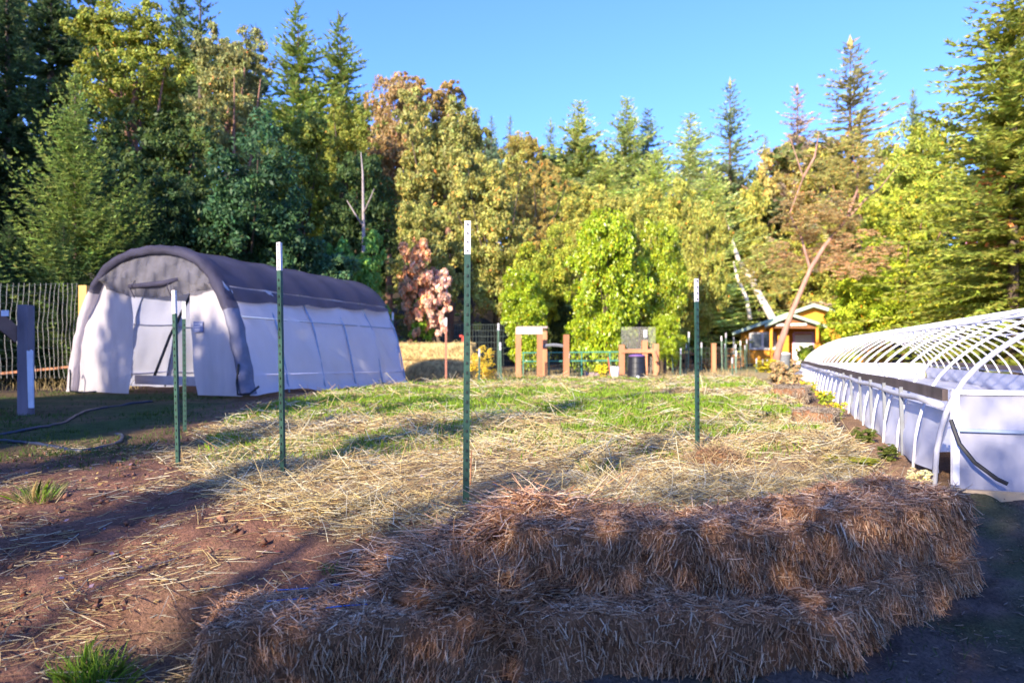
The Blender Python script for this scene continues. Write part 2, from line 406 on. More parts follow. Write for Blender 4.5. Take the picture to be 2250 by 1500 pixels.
def scatter():
    n = 45000
    x = -4.3 + 4.3 * rng.random(n); y = 2.2 + 4.2 * rng.random(n) ** 1.3
    p = np.clip(.5 + 1.2 * fbm(x * 1.7, y * 1.7, 3), .05, 1) * lerp(.45, 1, sstep(-3.2, -.8, x + (y - 3.5) * .5))
    k = (rng.random(n) < p) & (x < -.1); x, y = x[k], y[k]; n = len(x)
    z = H(x, y) + .006 + .012 * rng.random(n)
    az = rng.normal(.25, .9, n); el = rng.normal(0.05, .16, n)
    D = np.stack([np.cos(az) * np.cos(el), np.sin(az) * np.cos(el), np.sin(el)], 1)
    Ln = .02 + .24 * rng.random(n) ** 3.2; wd = .0010 + .0022 * rng.random(n) ** 1.5
    o = link('straw_litter', strands('straw_litter', np.stack([x, y, z], 1), D, Ln, wd, rng.normal(0, .03, n), straw_col(n, .35)), M_straw)
    o['kind'] = 'stuff'; o['label'] = 'scattered straw stalks lying on the bare red soil'
    # loose drift of straw spilling off the upper bale's left end onto the lower bale
    n = 5200
    t = rng.random(n); x = -.62 + .85 * t + rng.normal(0, .12, n); y = 3.02 + .35 * rng.random(n) + .12 * t
    z = np.maximum(H(x, y), CZ - 1.05 * (y < 3.15) - 5 * (y >= 3.15)) + .02 + .12 * rng.random(n) * sstep(-.75, -.2, x)
    az = rng.normal(.1, .8, n) + np.where(rng.random(n) < .5, 0, math.pi); el = rng.normal(-.2, .35, n)
    D = np.stack([np.cos(az) * np.cos(el), np.sin(az) * np.cos(el), np.sin(el)], 1)
    Ln = .05 + .18 * rng.random(n) ** 1.6; wd = .0014 + .0018 * rng.random(n)
    o = link('straw_drift', strands('straw_drift', np.stack([x, y, z], 1), D, Ln, wd, rng.normal(0, .05, n), bale_col(n) * 1.25), M_straw)
    o['kind'] = 'stuff'; o['label'] = 'loose straw spilling between the upper and lower bales'
    # dead leaves
    n = 700
    x = -4 + 4.5 * rng.random(n); y = 2.3 + 3.4 * rng.random(n); z = H(x, y) + .012
    U = unit(rng.normal(size=(n, 3)) * [1, 1, .25]) * (.008 + .014 * rng.random((n, 1))); W = unit(np.cross(U, rng.normal(size=(n, 3)) * .4 + [0, 0, 1])) * np.linalg.norm(U, axis=1, keepdims=True) * .6
    pal = np.array([[.34, .10, .05], [.30, .20, .24], [.40, .26, .08], [.16, .08, .05]])
    o = link('fallen_leaves', rhombs('fallen_leaves', np.stack([x, y, z], 1), U, W, pal[rng.integers(0, 4, n)]), M_straw)
    o['kind'] = 'stuff'; o['label'] = 'small fallen leaves on the soil'
scatter()

# young green grass of the bed, lawn on the left -----------------------------------
def grass():
    n = 120000
    y = 5.2 / (1 - rng.random(n) * (1 - 5.2 / 22.))
    x = bed_left(y) + (bed_right(y) - bed_left(y)) * rng.random(n)
    g = greenmask(x, y)
    p = bedmask(x, y) * np.clip(g + .03, 0, 1)
    k = rng.random(n) < p; x, y = x[k], y[k]; n = len(x)
    D = unit(rng.normal(0, .28, (n, 3)) + [0, 0, 1]); Ln = .03 + .065 * rng.random(n); wd = (.0018 + .0014 * rng.random(n)) * np.clip(y / 5.5, 1, 3)
    col = np.array([.18, .33, .025]) * (.6 + .8 * rng.random((n, 1))) + rng.random((n, 1)) * np.array([.10, .06, 0])
    o = link('bed_grass', blades('bed_grass', np.stack([x, y, H(x, y) - .005], 1), D, Ln, wd, col), M_grass)
    o['kind'] = 'stuff'; o['label'] = 'bright young grass sprouting through the straw bed'
    n = 60000
    y = 5 / (1 - rng.random(n) * (1 - 5 / 13.)); x = -9.6 + 8.5 * rng.random(n)
    k = (rng.random(n) < lawnmask(x, y) * np.clip(.5 + 1.6 * fbm(x * .9, y * .9, 3), .03, 1)) & (x / y > -.85); x, y = x[k], y[k]; n = len(x)
    D = unit(rng.normal(0, .5, (n, 3)) + [0, 0, 1]); Ln = .02 + .045 * rng.random(n); wd = (.002 + .0015 * rng.random(n)) * np.clip(y / 6, 1, 2)
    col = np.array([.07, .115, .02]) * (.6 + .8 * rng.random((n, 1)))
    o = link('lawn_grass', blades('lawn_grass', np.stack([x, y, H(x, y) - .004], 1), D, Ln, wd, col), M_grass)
    o['kind'] = 'stuff'; o['label'] = 'short mossy lawn in the shade in front of the tent'
    # dry grass along fence feet and around the far edge of the bed
    n = 26000
    y = 11.5 + 17 * rng.random(n); x = -11 + 21 * rng.random(n)
    m = sstep(12.4, 13, y) * sstep(14.5, 13.5, y) * (x < -7.4) + sstep(16.5, 18, y) * sstep(21, 19.5, y) * (x > -4.5) * (x < .2) * 1.0 + .35 * sstep(20.5, 21.5, y) * sstep(27, 24, y) * (x > -2) * (x < 8)
    k = rng.random(n) < m; x, y = x[k], y[k]; n = len(x)
    D = unit(rng.normal(0, .35, (n, 3)) + [0, 0, 1]); Ln = .10 + .28 * rng.random(n); wd = .003 + .003 * rng.random(n)
    o = link('dry_grass', blades('dry_grass', np.stack([x, y, H(x, y) - .01], 1), D, Ln, wd, np.array([.50, .38, .17]) * (.6 + .7 * rng.random((n, 1)))), M_grass)
    o['kind'] = 'stuff'; o['label'] = 'dry blond grass along the fences'
    # sparse weeds on the driveway at the foot of the bales
    n = 9000
    x = -1.4 + 5 * rng.random(n); y = 2.2 + 2.4 * rng.random(n)
    k = (rng.random(n) < np.clip(1.8 * fbm(x * 1.6 + 30, y * 1.6, 3), 0, 1) * sstep(.05, -.1, y - wall_line(x))); x, y = x[k], y[k]; n = len(x)
    D = unit(rng.normal(0, .6, (n, 3)) + [0, 0, 1]); Ln = .015 + .05 * rng.random(n); wd = .0012 + .001 * rng.random(n)
    o = link('driveway_weeds', blades('driveway_weeds', np.stack([x, y, H(x, y) - .003], 1), D, Ln, wd, np.array([.07, .10, .025]) * (.5 + .9 * rng.random((n, 1)))), M_grass)
    o['kind'] = 'stuff'; o['label'] = 'sparse weeds on the dark driveway'
grass()
def gravel():
    n = 9000
    x = -1.3 + 6 * rng.random(n); y = 2.1 + 3.0 * rng.random(n)
    k = (y < wall_line(x) - .2) | (x > 2.6); x, y = x[k], y[k]; n = len(x)
    z = H(x, y); az = 6.28 * rng.random(n)
    D = np.stack([np.cos(az), np.sin(az), rng.normal(0, .1, n)], 1)
    Ln = .006 + .05 * rng.random(n) ** 3; wd = .0018 + .0035 * rng.random(n) ** 2
    c = np.where(rng.random((n, 1)) < .5, np.array([.16, .12, .10]), np.array([.28, .20, .13])) * (.5 + .8 * rng.random((n, 1)))
    o = link('driveway_debris', strands('driveway_debris', np.stack([x, y, z + .003], 1), unit(D), Ln, wd, rng.normal(0, .05, n), c, 1, 3), M_straw)
    o['kind'] = 'stuff'; o['label'] = 'chaff and small debris on the driveway'
gravel()
def tuft(label, px, py, r, n, spread, hgt, cols):
    Y = -(r) * F / (py - HY); x0 = gx(px, Y); z0 = hz(x0, Y)
    a = 6.28 * rng.random(n); q = spread * rng.random(n) ** .7
    x = x0 + q * np.cos(a); y = Y + q * np.sin(a) * .7
    P = np.stack([x - x0, y - Y, H(x, y) - z0 - .005], 1)
    D = unit(np.stack([np.cos(a) * q / spread * .9, np.sin(a) * q / spread * .9, np.ones(n)], 1) + rng.normal(0, .2, (n, 3)))
    Ln = hgt * (.4 + .8 * rng.random(n)); wd = .0014 + .0014 * rng.random(n)
    c = np.array(cols)[rng.integers(0, len(cols), n)] * (.6 + .7 * rng.random((n, 1)))
    o = link('grass_tuft', blades('grass_tuft', P, D, Ln, wd, c), M_grass); o.location = (x0, Y, z0)
    return tag(o, label, 'grass tuft', 'grass tufts on bare soil')
GR = [(.14, .27, .02), (.20, .30, .03), (.10, .18, .02)]
tuft('small green and tan tuft on sunny soil near the left frame edge', 85, 1100, -.93, 260, .12, .13, GR + [(.42, .32, .16)] * 2)
tuft('bright green tuft left of the lowest bale, the larger one', 205, 1428, -1.15, 420, .13, .12, GR)
tuft('bright green tuft touching the left end of the lowest bale', 365, 1475, -1.17, 330, .09, .12, GR)
tuft('tiny green sprout in the middle of the bare soil', 735, 1250, -1.0, 70, .06, .04, GR)
tuft('green seedlings in the straw beside the brown clod', 1320, 1030, -.79, 60, .12, .16, GR)

# ------------------------------------------------------------------ straw bales
def rbox(L, W, Hh, seed, amp=.02, round_=.05):
    nu, nv, nw = 26, 10, 9
    r = np.random.default_rng(seed); pts = {}; verts = []; faces = []
    def vid(i, j, k):
        key = (i, j, k)
        if key not in pts:
            p = np.array([(i / nu - .5) * L, (j / nv - .5) * W, k / nw * Hh])
            c = np.array([np.clip(p[0], -L / 2 + round_, L / 2 - round_), np.clip(p[1], -W / 2 + round_, W / 2 - round_), np.clip(p[2], round_ * .6, Hh - round_)])
            d = p - c; l = np.linalg.norm(d)
            if l > 1e-6: p = c + d / l * min(l, round_)
            p = p + d / max(l, 1e-6) * (amp * 2.2 * float(fbm(np.array([p[0] * 5 + seed * 3 + p[2] * 4]), np.array([p[1] * 5 + p[2] * 6]), 3)[0]))
            p[2] += .05 * Hh / .36 * float(fbm(np.array([p[0] * 2.3 + seed * 5.7]), np.array([seed * 1.3 + p[1]]), 2)[0]) * (k / nw)
            p[1] += .05 * float(fbm(np.array([p[0] * 2.0 + seed * 3.1]), np.array([p[2] * 2.5]), 2)[0])
            pts[key] = len(verts); verts.append(p)
        return pts[key]
    for i in range(nu):
        for j in range(nv):
            faces.append((vid(i, j, nw), vid(i + 1, j, nw), vid(i + 1, j + 1, nw), vid(i, j + 1, nw)))
            faces.append((vid(i, j + 1, 0), vid(i + 1, j + 1, 0), vid(i + 1, j, 0), vid(i, j, 0)))
    for i in range(nu):
        for k in range(nw):
            faces.append((vid(i, 0, k), vid(i + 1, 0, k), vid(i + 1, 0, k + 1), vid(i, 0, k + 1)))
            faces.append((vid(i + 1, nv, k), vid(i, nv, k), vid(i, nv, k + 1), vid(i + 1, nv, k + 1)))
    for j in range(nv):
        for k in range(nw):
            faces.append((vid(0, j + 1, k), vid(0, j, k), vid(0, j, k + 1), vid(0, j + 1, k + 1)))
            faces.append((vid(nu, j, k), vid(nu, j + 1, k), vid(nu, j + 1, k + 1), vid(nu, j, k + 1)))
    return verts, faces
def bale(label, cx, cy, top, hh, L, W, yaw, seed, nfront=5200, ntop=2200, col=bale_col, mat=None, tint=1., wk=1., name='straw_bale'):
    t = thing(name, label, 'straw bale', (cx, cy, CZ + top - hh), yaw, 'straw bales edging the bed')
    v, f = rbox(L, W, hh, seed)
    me = bpy.data.meshes.new('bale_body'); me.from_pydata([tuple(p) for p in v], [], f); me.update()
    link('bale_body', me, mat or M_bale, t, True)
    va = np.array(v); fa = np.array(f); q0, q1, q2, q3 = (va[fa[:, k]] for k in range(4))
    cr = np.cross(q2 - q0, q3 - q1); ar = np.linalg.norm(cr, axis=1); nrm = cr / np.maximum(ar[:, None], 1e-9)
    cen = (q0 + q2) / 2
    wgt = ar * np.where(nrm[:, 2] < -.6, 0, np.where(nrm[:, 1] > .6, .1, np.where(nrm[:, 1] < -.3, 1.6, 1.0)))
    n = int(1.25 * (nfront + int(nfront * .35) + ntop))
    fi = rng.choice(len(f), n, p=wgt / wgt.sum()); u_ = rng.random((n, 1)); w_ = rng.random((n, 1))
    P = (q0[fi] * (1 - u_) + q1[fi] * u_) * (1 - w_) + (q3[fi] * (1 - u_) + q2[fi] * u_) * w_
    nn = nrm[fi]; up = np.clip(nn[:, 2:3], 0, 1)
    cl = .8 * fbm(P[:, 0] * 7 + seed + P[:, 1] * 5, P[:, 2] * 4, 2)
    hang = np.stack([rng.normal(0, .38, n) + cl, rng.normal(0, .3, n), -np.ones(n)], 1) + nn * np.abs(rng.normal(.10, .20, (n, 1)))
    lay = rng.normal(size=(n, 3)) * [1, 1, .25] + nn * .05
    D = unit(np.where(rng.random((n, 1)) < .12 + .9 * up ** 1.5, lay, hang))
    P = P - nn * .003 - D * .008 + nn * up * .006
    Ln = (.018 + .08 * rng.random(n) ** 1.9) * (1 if wk < 2 else 1.5)
    n = len(P); wd = (.0013 + .0022 * rng.random(n) ** 1.5) * wk
    o = link('straw_stems', strands('straw_stems', P, D, Ln, wd, rng.normal(0, .07, n), col(n) * tint), M_straw, t); o['kind'] = 'stuff'
    return t
def grey_straw(n): return np.array([.33, .26, .19]) * (.45 + .9 * rng.random((n, 1)))
A = bale('lowest bale at bottom left, blue twine on its top', -.64, 2.945, -1.05, .42, 1.26, .46, R_(8.6), 1, 6500, 3200)
for k, yy in enumerate((-.13, .02, .16)):
    mb = MB(); pts = [(-.46 + .03 * k + .08 * i, yy + .01 * i, .432 + .002 * math.sin(i * 1.7 + k)) for i in range(7 - k)]
    mb.tube(pts, .0024, 5); me_o = mb.build('twine', M_twine); me_o.parent = A
bale('lower layer bale in the middle, under the long upper bale', 0.72, 3.06, -1.05, .36, 1.44, .52, R_(2.4), 2, 6500, 2200)
bale('lower layer bale at the right corner beside the driveway', 1.76, 3.43, -1.02, .40, 1.36, .50, R_(33), 3, 6500, 1800)
bale('long upper bale in the centre foreground with a flat top', .70, 3.27, -.735, .335, 1.40, .44, R_(1), 4, 7500, 2600)
bale('upper bale at the right corner, rounded and tilted away', 1.84, 3.54, -.70, .36, 1.18, .46, R_(30), 5, 6500, 2400)
bale('weathered bale on the right bed edge beside the sunny path', 3.42, 7.7, -.60, .32, .85, .42, R_(62), 6, 1500, 900, grey_straw, wk=1.8)
bale('grey crumbling bale farther back on the right bed edge', 4.75, 11.6, -.50, .36, 1.0, .5, R_(64), 7, 1300, 900, grey_straw, wk=2.4)
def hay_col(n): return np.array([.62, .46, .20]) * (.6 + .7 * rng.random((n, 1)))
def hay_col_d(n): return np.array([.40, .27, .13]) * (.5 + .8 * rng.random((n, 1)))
zt = hz(-2.6, 21) - CZ
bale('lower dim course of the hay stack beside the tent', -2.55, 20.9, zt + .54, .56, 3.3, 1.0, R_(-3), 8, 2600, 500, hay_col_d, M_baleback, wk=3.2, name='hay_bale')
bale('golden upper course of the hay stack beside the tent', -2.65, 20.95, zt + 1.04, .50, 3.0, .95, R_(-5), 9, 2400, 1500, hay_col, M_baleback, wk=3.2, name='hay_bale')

def clod(name, label, cat, c, sx, sy, sz, seed, mat, strawn=0, long=1.):
    t = thing(name, label, cat, c)
    mb = MB(); nu, nv = 18, 12; vs = []; fs = []
    for i in range(nv + 1):
        for j in range(nu):
            th = math.pi * i / nv; ph = 2 * math.pi * j / nu
            p = np.array([math.sin(th) * math.cos(ph), math.sin(th) * math.sin(ph), math.cos(th)])
            k = 1 + .55 * float(fbm(np.array([p[0] * 2 + seed + p[2]]), np.array([p[1] * 2 + p[2] * 1.5]), 4)[0])
            vs.append((c[0] + p[0] * sx * k, c[1] + p[1] * sy * k, c[2] + p[2] * sz * k))
    fs = [(i * nu + j, (i + 1) * nu + j, (i + 1) * nu + (j + 1) % nu, i * nu + (j + 1) % nu) for i in range(nv) for j in range(nu)]
    mb.add(vs, fs); mb.build('lump', mat, t, False)
    if strawn:
        d = rand_unit(strawn); d[:, 2] = np.abs(d[:, 2]); P = d * np.array([sx, sy, sz])
        D = unit(d * .4 + rng.normal(size=(strawn, 3)) * [1, 1, .4])
        o = link('straw_stems', strands('straw_stems', P, D, (.03 + .10 * rng.random(strawn)) * long, .0014 + .0015 * rng.random(strawn), rng.normal(0, .06, strawn), bale_col(strawn) if long > 1 else np.array([.40, .27, .15]) * (.5 + .9 * rng.random((strawn, 1)))), M_straw, t); o['kind'] = 'stuff'
    return t
clod('straw_heap', 'loose slumped straw heap between the upper bale and the lowest bale', 'straw heap', Vector((-.16, 3.07, CZ - 1.06)), .34, .20, .12, 31, M_bale, 5500, 1.2)
clod('straw_heap', 'small straw heap at the seam of the two lower bales', 'straw heap', Vector((-.03, 2.88, CZ - 1.16)), .13, .07, .12, 37, M_bale, 1500, 1.1)
def onbed(px, py, r=-.78):
    Y = -r * F / (py - HY); X = gx(px, Y); return Vector((X, Y, hz(X, Y)))
clod('straw_clod', 'matted brown straw clod on the bed, nearer the bales', 'clod', onbed(1375, 1066) + Vector((0, 0, .02)), .19, .12, .07, 2, M_bale, 700)
clod('straw_clod', 'matted brown straw clod at the foot of the right green post', 'clod', onbed(1570, 1012) + Vector((0, 0, .02)), .20, .13, .10, 5, M_bale, 700)
clod('earth_clod', 'dark earth lump standing in the green grass', 'clod', onbed(1433, 910, -.70) + Vector((0, 0, .03)), .08, .06, .055, 8, M_rock)
clod('earth_clod', 'dark earth lump by the foot of the hay stack', 'clod', onbed(1013, 838, -.64) + Vector((0, 0, .06)), .14, .10, .09, 11, M_rock)

# ------------------------------------------------------------------ T-posts
def tpost_parts(t, h=1.75, tip=.19, green=None, white=None):
    def prof(z0, z1, mb, mi):
        mb.box((0, 0, (z0 + z1) / 2), (.036, .005, z1 - z0), None, mi)
        mb.box((0, .0165, (z0 + z1) / 2), (.005, .028, z1 - z0), None, mi)
    mb = MB(); prof(0, h - tip, mb, 0)
    z = .12
    while z < h - tip - .02: mb.box((0, -.0055, z), (.010, .006, .016), None, 1, .7); z += .055
    mb.build('stake', [green or M_tgreen, M_tdot], t)
    mb = MB(); prof(h - tip, h, mb, 0); z = h - tip + .02
    while z < h - .01: mb.box((0, -.0055, z), (.006, .006, .010), None, 1, .7); z += .05
    mb.build('white_tip', [white or M_twhite, M_tdot], t)
G_ = 'metal fence posts with white tips'
TP = []
def set_post(proto, px_top, py_top, px_base, py_base, r, label, tip=None, rz=0., h=1.75):
    Y = -r * F / (py_base - HY)
    b = at(px_base, py_base, Y); tp = at(px_top, py_top, Y)
    ax = (tp - b).normalized(); org = tp - ax * h
    if proto is None:
        o = thing('fence_post', label, 'fence post', (0, 0, 0), 0, G_); tpost_parts(o); o.location = org
    else: o = dup(proto, org, rz, label, G_)
    o.rotation_euler = Vector((0, 0, 1)).rotation_difference(ax).to_euler()
    o.rotation_euler.z += rz
    return o
p0 = set_post(None, 1027.5, 485, 1024, 1095, -.80, 'tallest green post with white tip, centre, pale green on its middle', rz=.12)
set_post(p0, 608, 531, 620, 1047, -.80, 'tall dark green post with white tip in front of the tent side', rz=-.5)
set_post(p0, 377, 637, 388.5, 1005, -.81, 'dark green post with white tip in front of the tent doorway', rz=-.4)
set_post(p0, 404, 662, 406, 930, -.72, 'thin green post just behind the doorway post, nearer the tent', rz=.3)
set_post(p0, 1530, 612, 1533.5, 990, -.77, 'green post with white tip standing right of centre on the straw', rz=.5)
# thin bamboo cane next to the centre post
Yc = 4.2; mb = MB(); b = at(1033, 1055, Yc); tpp = at(1036, 990, Yc); mb.tube([b - Vector((0, 0, .08)), tpp], .004, 6)
tag(mb.build('bamboo_cane', M_wood_tan), 'short thin bamboo cane beside the tallest centre post', 'cane')
# far posts
pf = thing('fence_post', 'pale green post with white tip left of the brown shrub, by the tent corner', 'fence post', (0, 0, 0), 0, G_)
tpost_parts(pf, 1.75, .2, M_tlight)
def far_post(px, py, D, label, proto, first=False, lean=0.):
    top = at(px, py, D); base = hz(top.x, D)
    loc = (top.x, D, top.z - 1.75)
    o = proto if first else dup(proto, loc, 0, label, G_)
    o.location = loc; o.rotation_euler = (0, lean, random.uniform(-.6, .6)); o.scale = (1.35, 1.35, 1); return o
far_post(863, 686, 17.5, '', pf, True)
far_post(1095, 710, 19.0, 'pale green post with white tip right of the centre post, the taller of two', pf)
far_post(1103, 752, 17.5, 'short grey green post with white tip before the timber gateway', pf, lean=-.03)
far_post(1053, 766, 16.8, 'short teal post with white tip beside the arching weed', pf)
far_post(1250, 772, 21, 'post with white tip touching the single red timber post', pf)
far_post(1418, 725, 23.5, 'post with white tip behind the wire mesh panel', pf)
FP = [(1479, 754, 25, 'white tipped post before the brown brush, first right of the mesh frame'), (1494, 765, 23, 'white tipped post before the brown brush, nearest and full length'),
      (1512, 729, 25, 'tallest white tipped post just left of the right green post'), (1508, 754, 27, 'short white tipped post behind the tall one by the right green post'),
      (1541, 752, 26, 'white tipped post just right of the right green post'), (1587, 738, 28, 'left one of two tall neighbouring white tipped posts before the leaning trunk'),
      (1596, 731, 27, 'right one of two tall neighbouring white tipped posts before the leaning trunk'), (1592, 755, 30, 'small white tipped post low between the two tall neighbours'),
      (1615, 756, 29, 'small white tipped post right of the timber stub'), (1617, 770, 25, 'white tipped post with a low wide tip, mid right field'),
      (1611, 785, 23, 'lowest white tipped post in the mid right field'), (1628, 748, 29, 'tall white tipped post left of the cabin, thicker tip'),
      (1636, 758, 31, 'small white tipped post left of the cabin eave'), (1642, 745, 30, 'white tipped post closest to the cabin eave'),
      (1662, 787, 26, 'low white tipped post before the cabin, leftmost of four'), (1677, 790, 26, 'low white tipped post before the cabin window, left of a pair'),
      (1686, 790, 26.6, 'low white tipped post before the cabin window, right of a pair'), (1714, 793, 25, 'leaning low white tipped post by the grey bin')]
for i, (px, py, D, lb) in enumerate(FP): far_post(px, py, D, lb, pf, lean=.12 if i == len(FP) - 1 else random.uniform(-.02, .02))
pr = thing('fence_post', 'rust red post with white tip before the hay stack', 'fence post', (0, 0, 0), 0, G_)
tpost_parts(pr, 1.75, .2, M_rustpost); far_post(980, 698, 16.5, '', pr, True)

# ------------------------------------------------------------------ polytunnel tent
A_ = math.atan2(.34, .94); dV = Vector((math.sin(A_), math.cos(A_), 0)); wV = Vector((math.cos(A_), -math.sin(A_), 0))
NR = Vector((gx(540, 10.8), 10.8, CZ - .60)); TW, TL = 3.86, 5.2
T0 = NR - wV * TW / 2
HP = [(0, 0), (.12, .6), (.27, 1.2), (.42, 1.52), (.56, 1.80), (.76, 2.04), (1.0, 2.22), (1.36, 2.36), (1.93, 2.42)]
def prof_pts(hp, half, n=40):
    full = [(-half + a, z) for a, z in hp] + [(half - a, z) for a, z in reversed(hp[:-1])]
    full = np.array(full); seg = np.r_[0, np.cumsum(np.linalg.norm(np.diff(full, axis=0), axis=1))]
    for _ in range(1):
        t = np.linspace(0, seg[-1], n + 1); q = np.stack([np.interp(t, seg, full[:, 0]), np.interp(t, seg, full[:, 1])], 1)
    for _ in range(2): q[1:-1] = .25 * q[:-2] + .5 * q[1:-1] + .25 * q[2:]
    return q
TQ = prof_pts(HP, TW / 2, 64)
def tp(s, z, l): return T0 + wV * s + dV * l + Vector((0, 0, z))
def tnorm(q, i):
    a = q[min(i + 1, len(q) - 1)] - q[max(i - 1, 0)]; n = np.array([-a[1], a[0]]); n = n / np.linalg.norm(n)
    return n
def tent():
    t = thing('garden_tent', 'white round topped shelter tent with navy shade cloth and open front', 'tent', tuple(T0))
    n = len(TQ)
    def skin(i0, i1, nl, l0, l1, off, wr, hem=0.):
        P = []
        for i in range(i0, i1 + 1):
            row = []; nn = tnorm(TQ, i)
            for j in range(nl + 1):
                l = lerp(l0, l1, j / nl); s, z = TQ[i]
                bay = (l / TL * 5) % 1.0
                w = wr * (1.3 * float(fbm(np.array([l * 2.2 + z * 1.6 + 31]), np.array([z * .9 - l * .6 + s]), 4)[0]) + .5 * math.sin((l * 1.0 + z * 1.7) * 5.5 + 3 * float(fbm(np.array([l * .8]), np.array([z * .8 + s]), 2)[0])) * float(fbm(np.array([l * .9 + 8]), np.array([z + s]), 2)[0])) - .022 * math.sin(math.pi * bay) * (wr > 0)
                o = off + w
                p = tp(s + nn[0] * o, z + nn[1] * o, l)
                if hem and z < .12: p.z += hem * float(fbm(np.array([l * 1.4]), np.array([3.3]), 3)[0]); p += wV * (math.copysign(.06, s) * (1 - z / .12))
                row.append(p)
            P.append(row)
        return P
    zc = TQ[:, 1]
    iL = max(i for i in range(n // 2) if zc[i] < 1.90); iR = n - 1 - iL
    MB().grid(skin(0, iL, 60, .02, TL, .004, .03, .10)).build('side_cover', M_cover, t, True)
    MB().grid(skin(iR, n - 1, 70, .02, TL, .004, .075, .12)).build('side_cover', M_cover, t, True)
    MB().grid(skin(iL - 1, iR + 1, 60, .0, TL + .02, .055, .006)).build('shade_cloth', M_shade, t, True)
    MB().grid(skin(iL, iR, 40, .03, TL - .01, -.004, .010)).build('roof_liner', M_cover, t, True)
    # scalloped shade cloth hem down to the side
    P = []
    for k in range(5):
        row = []
        for j in range(61):
            l = TL * j / 60; dz = (.07 + .15 * (1 - l / TL) + .04 * abs(math.sin(math.pi * l / TL * 5))) * k / 4
            z = zc[iR + 1] - dz; s = float(np.interp(-z, -zc[iR - 6:], TQ[iR - 6:, 0]))
            row.append(tp(s + .052 + .006 * k, z, l))
        P.append(row)
    MB().grid(P).build('shade_hem', M_shade, t, True)
    # front rim sleeve: navy above, grey white below
    def rim(i0, i1):
        P = []
        for i in range(i0, i1 + 1):
            nn = tnorm(TQ, i); s, z = TQ[i]; row = []
            for o_, l_ in ((.075, .20), (.075, .05), (.055, -.05), (.0, -.10), (-.05, -.085), (-.08, -.06), (-.09, .0), (-.085, .08)):
                o2 = o_ + .010 * math.sin(i * 1.9 + l_ * 30)
                row.append(tp(s + nn[0] * o2, max(z + nn[1] * o2, .0), l_ * .8 + .008 * math.sin(i * 1.3) + .01 * math.sin(i * .7 + o_ * 40)))
            P.append(row)
        return P
    iRl = max(i for i in range(n // 2) if zc[i] < 1.75); iRr = min(i for i in range(n // 2, n) if zc[i] < 1.45)
    MB().grid(rim(iRl, iRr)).build('rim_sleeve', M_shade, t, True)
    MB().grid(rim(0, iRl)).build('rim_sleeve', M_cover2, t, True)
    M_dk = pmat('grey_sleeve', (.13, .13, .19), .6, .25, 5)
    MB().grid(rim(iRr, n - 1)).build('rim_sleeve', M_dk, t, True)
    # front panels with folds
    def width_at(z): return float(np.interp(z, zc[:n // 2 + 1], TQ[:n // 2 + 1, 0]))
    def panel(sa, sb, za, zb, l, name, mat, fold, shape=None, hemz=0.):
        P = []
        for a in range(41):
            z = lerp(za, zb, a / 40); row = []
            for b in range(31):
                x0, x1 = sa(z), sb(z); s = lerp(x0, x1, b / 30)
                w = fold * (math.sin(s * 9 + z * .8) * .4 + 2.0 * float(fbm(np.array([s * 3 + 7]), np.array([z * 1.1]), 3)[0]))
                zz = z + (hemz * (b / 30) if a == 0 else 0)
                row.append(tp(s, zz, l + w))
            P.append(row)
        return MB().grid(P).build(name, mat, t, True)
    xl, xr = -.58, .78
    panel(lambda z: width_at(z) + .09, lambda z: xl + .06 * (z / 2.0) + .04 * math.sin(z * 2), .0, 1.95, .05, 'front_panel', M_cover2, .03, hemz=-.02)
    panel(lambda z: xr - .10 * math.exp(-z * 2.2) * -1 - .06 * z / 2, lambda z: -width_at(z) - .09, -.02, 1.80, .05, 'front_panel', M_cover2, .028)
    # hanging shade mesh over the door, curved lower edge
    P = []
    for a in range(17):
        row = []
        for b in range(41):
            u = b / 40 * 2 - 1
            i = int(round(lerp(iL + 1, iR - 1, b / 40))); s, ztop = TQ[i]
            zb = float(np.interp(u, [-1, -.78, -.4, .0, .4, 1], [1.98, 1.78, 1.64, 1.60, 1.62, 1.70])); zb = min(zb, ztop - .02)
            z = lerp(ztop - .02, zb, a / 16)
            row.append(tp(s * (1 - .03 * a / 16), z, .04 - .10 * math.sin(math.pi * a / 16 * .8) + .03 * math.sin(u * 13 + a * .5) * (a / 16)))
        P.append(row)
    MB().grid(P).build('shade_valance', M_mesh, t, True)
    mb = MB(); mb.tube([tp(-.46, 1.80, -.05), tp(-.1, 1.80, -.08), tp(.3, 1.82, -.07), tp(.62, 1.88, -.05)], [.04, .05, .05, .04], 8); mb.build('rolled_door', M_shade, t, True)
    for k in range(2):
        mb = MB(); mb.tube([tp(-.35 + .8 * k, 1.90, -.04), tp(-.35 + .8 * k, 1.76, -.14), tp(-.34 + .8 * k, 1.60, -.06)], .008, 5); mb.build('door_tie', M_shade, t)
    # small printed label
    mb = MB(); mb.box((0, 0, 0), (.20, .012, .17), None, 0)
    for q in range(3): mb.box((-.02, -.008, .045 - .045 * q), (.10 + .02 * (q % 2), .004, .014), None, 1)
    mb.box((.065, -.008, .03), (.04, .004, .05), None, 1)
    M = Matrix.Rotation(-A_, 4, 'Z'); c = tp(.95, 1.10, .025)
    mb.v = [tuple(M @ Vector(v) + c) for v in mb.v]; mb.build('maker_label', [M_label, M_labellight], t)
    # frame ribs and purlins
    for k in range(1, 6):
        l = TL * k / 5 - (.03 if k == 5 else 0); pts = [tp(s - tnorm(TQ, i)[0] * -.006, z + tnorm(TQ, i)[1] * .0, l) for i, (s, z) in enumerate(TQ)]
        pts = [tp(s + tnorm(TQ, i)[0] * .004 * (5 if z < 1.36 else -3), z + tnorm(TQ, i)[1] * .004, l) for i, (s, z) in enumerate(TQ)]
        MB().tube(pts[::2], .017, 6).build('frame_rib', M_rib, t, True)
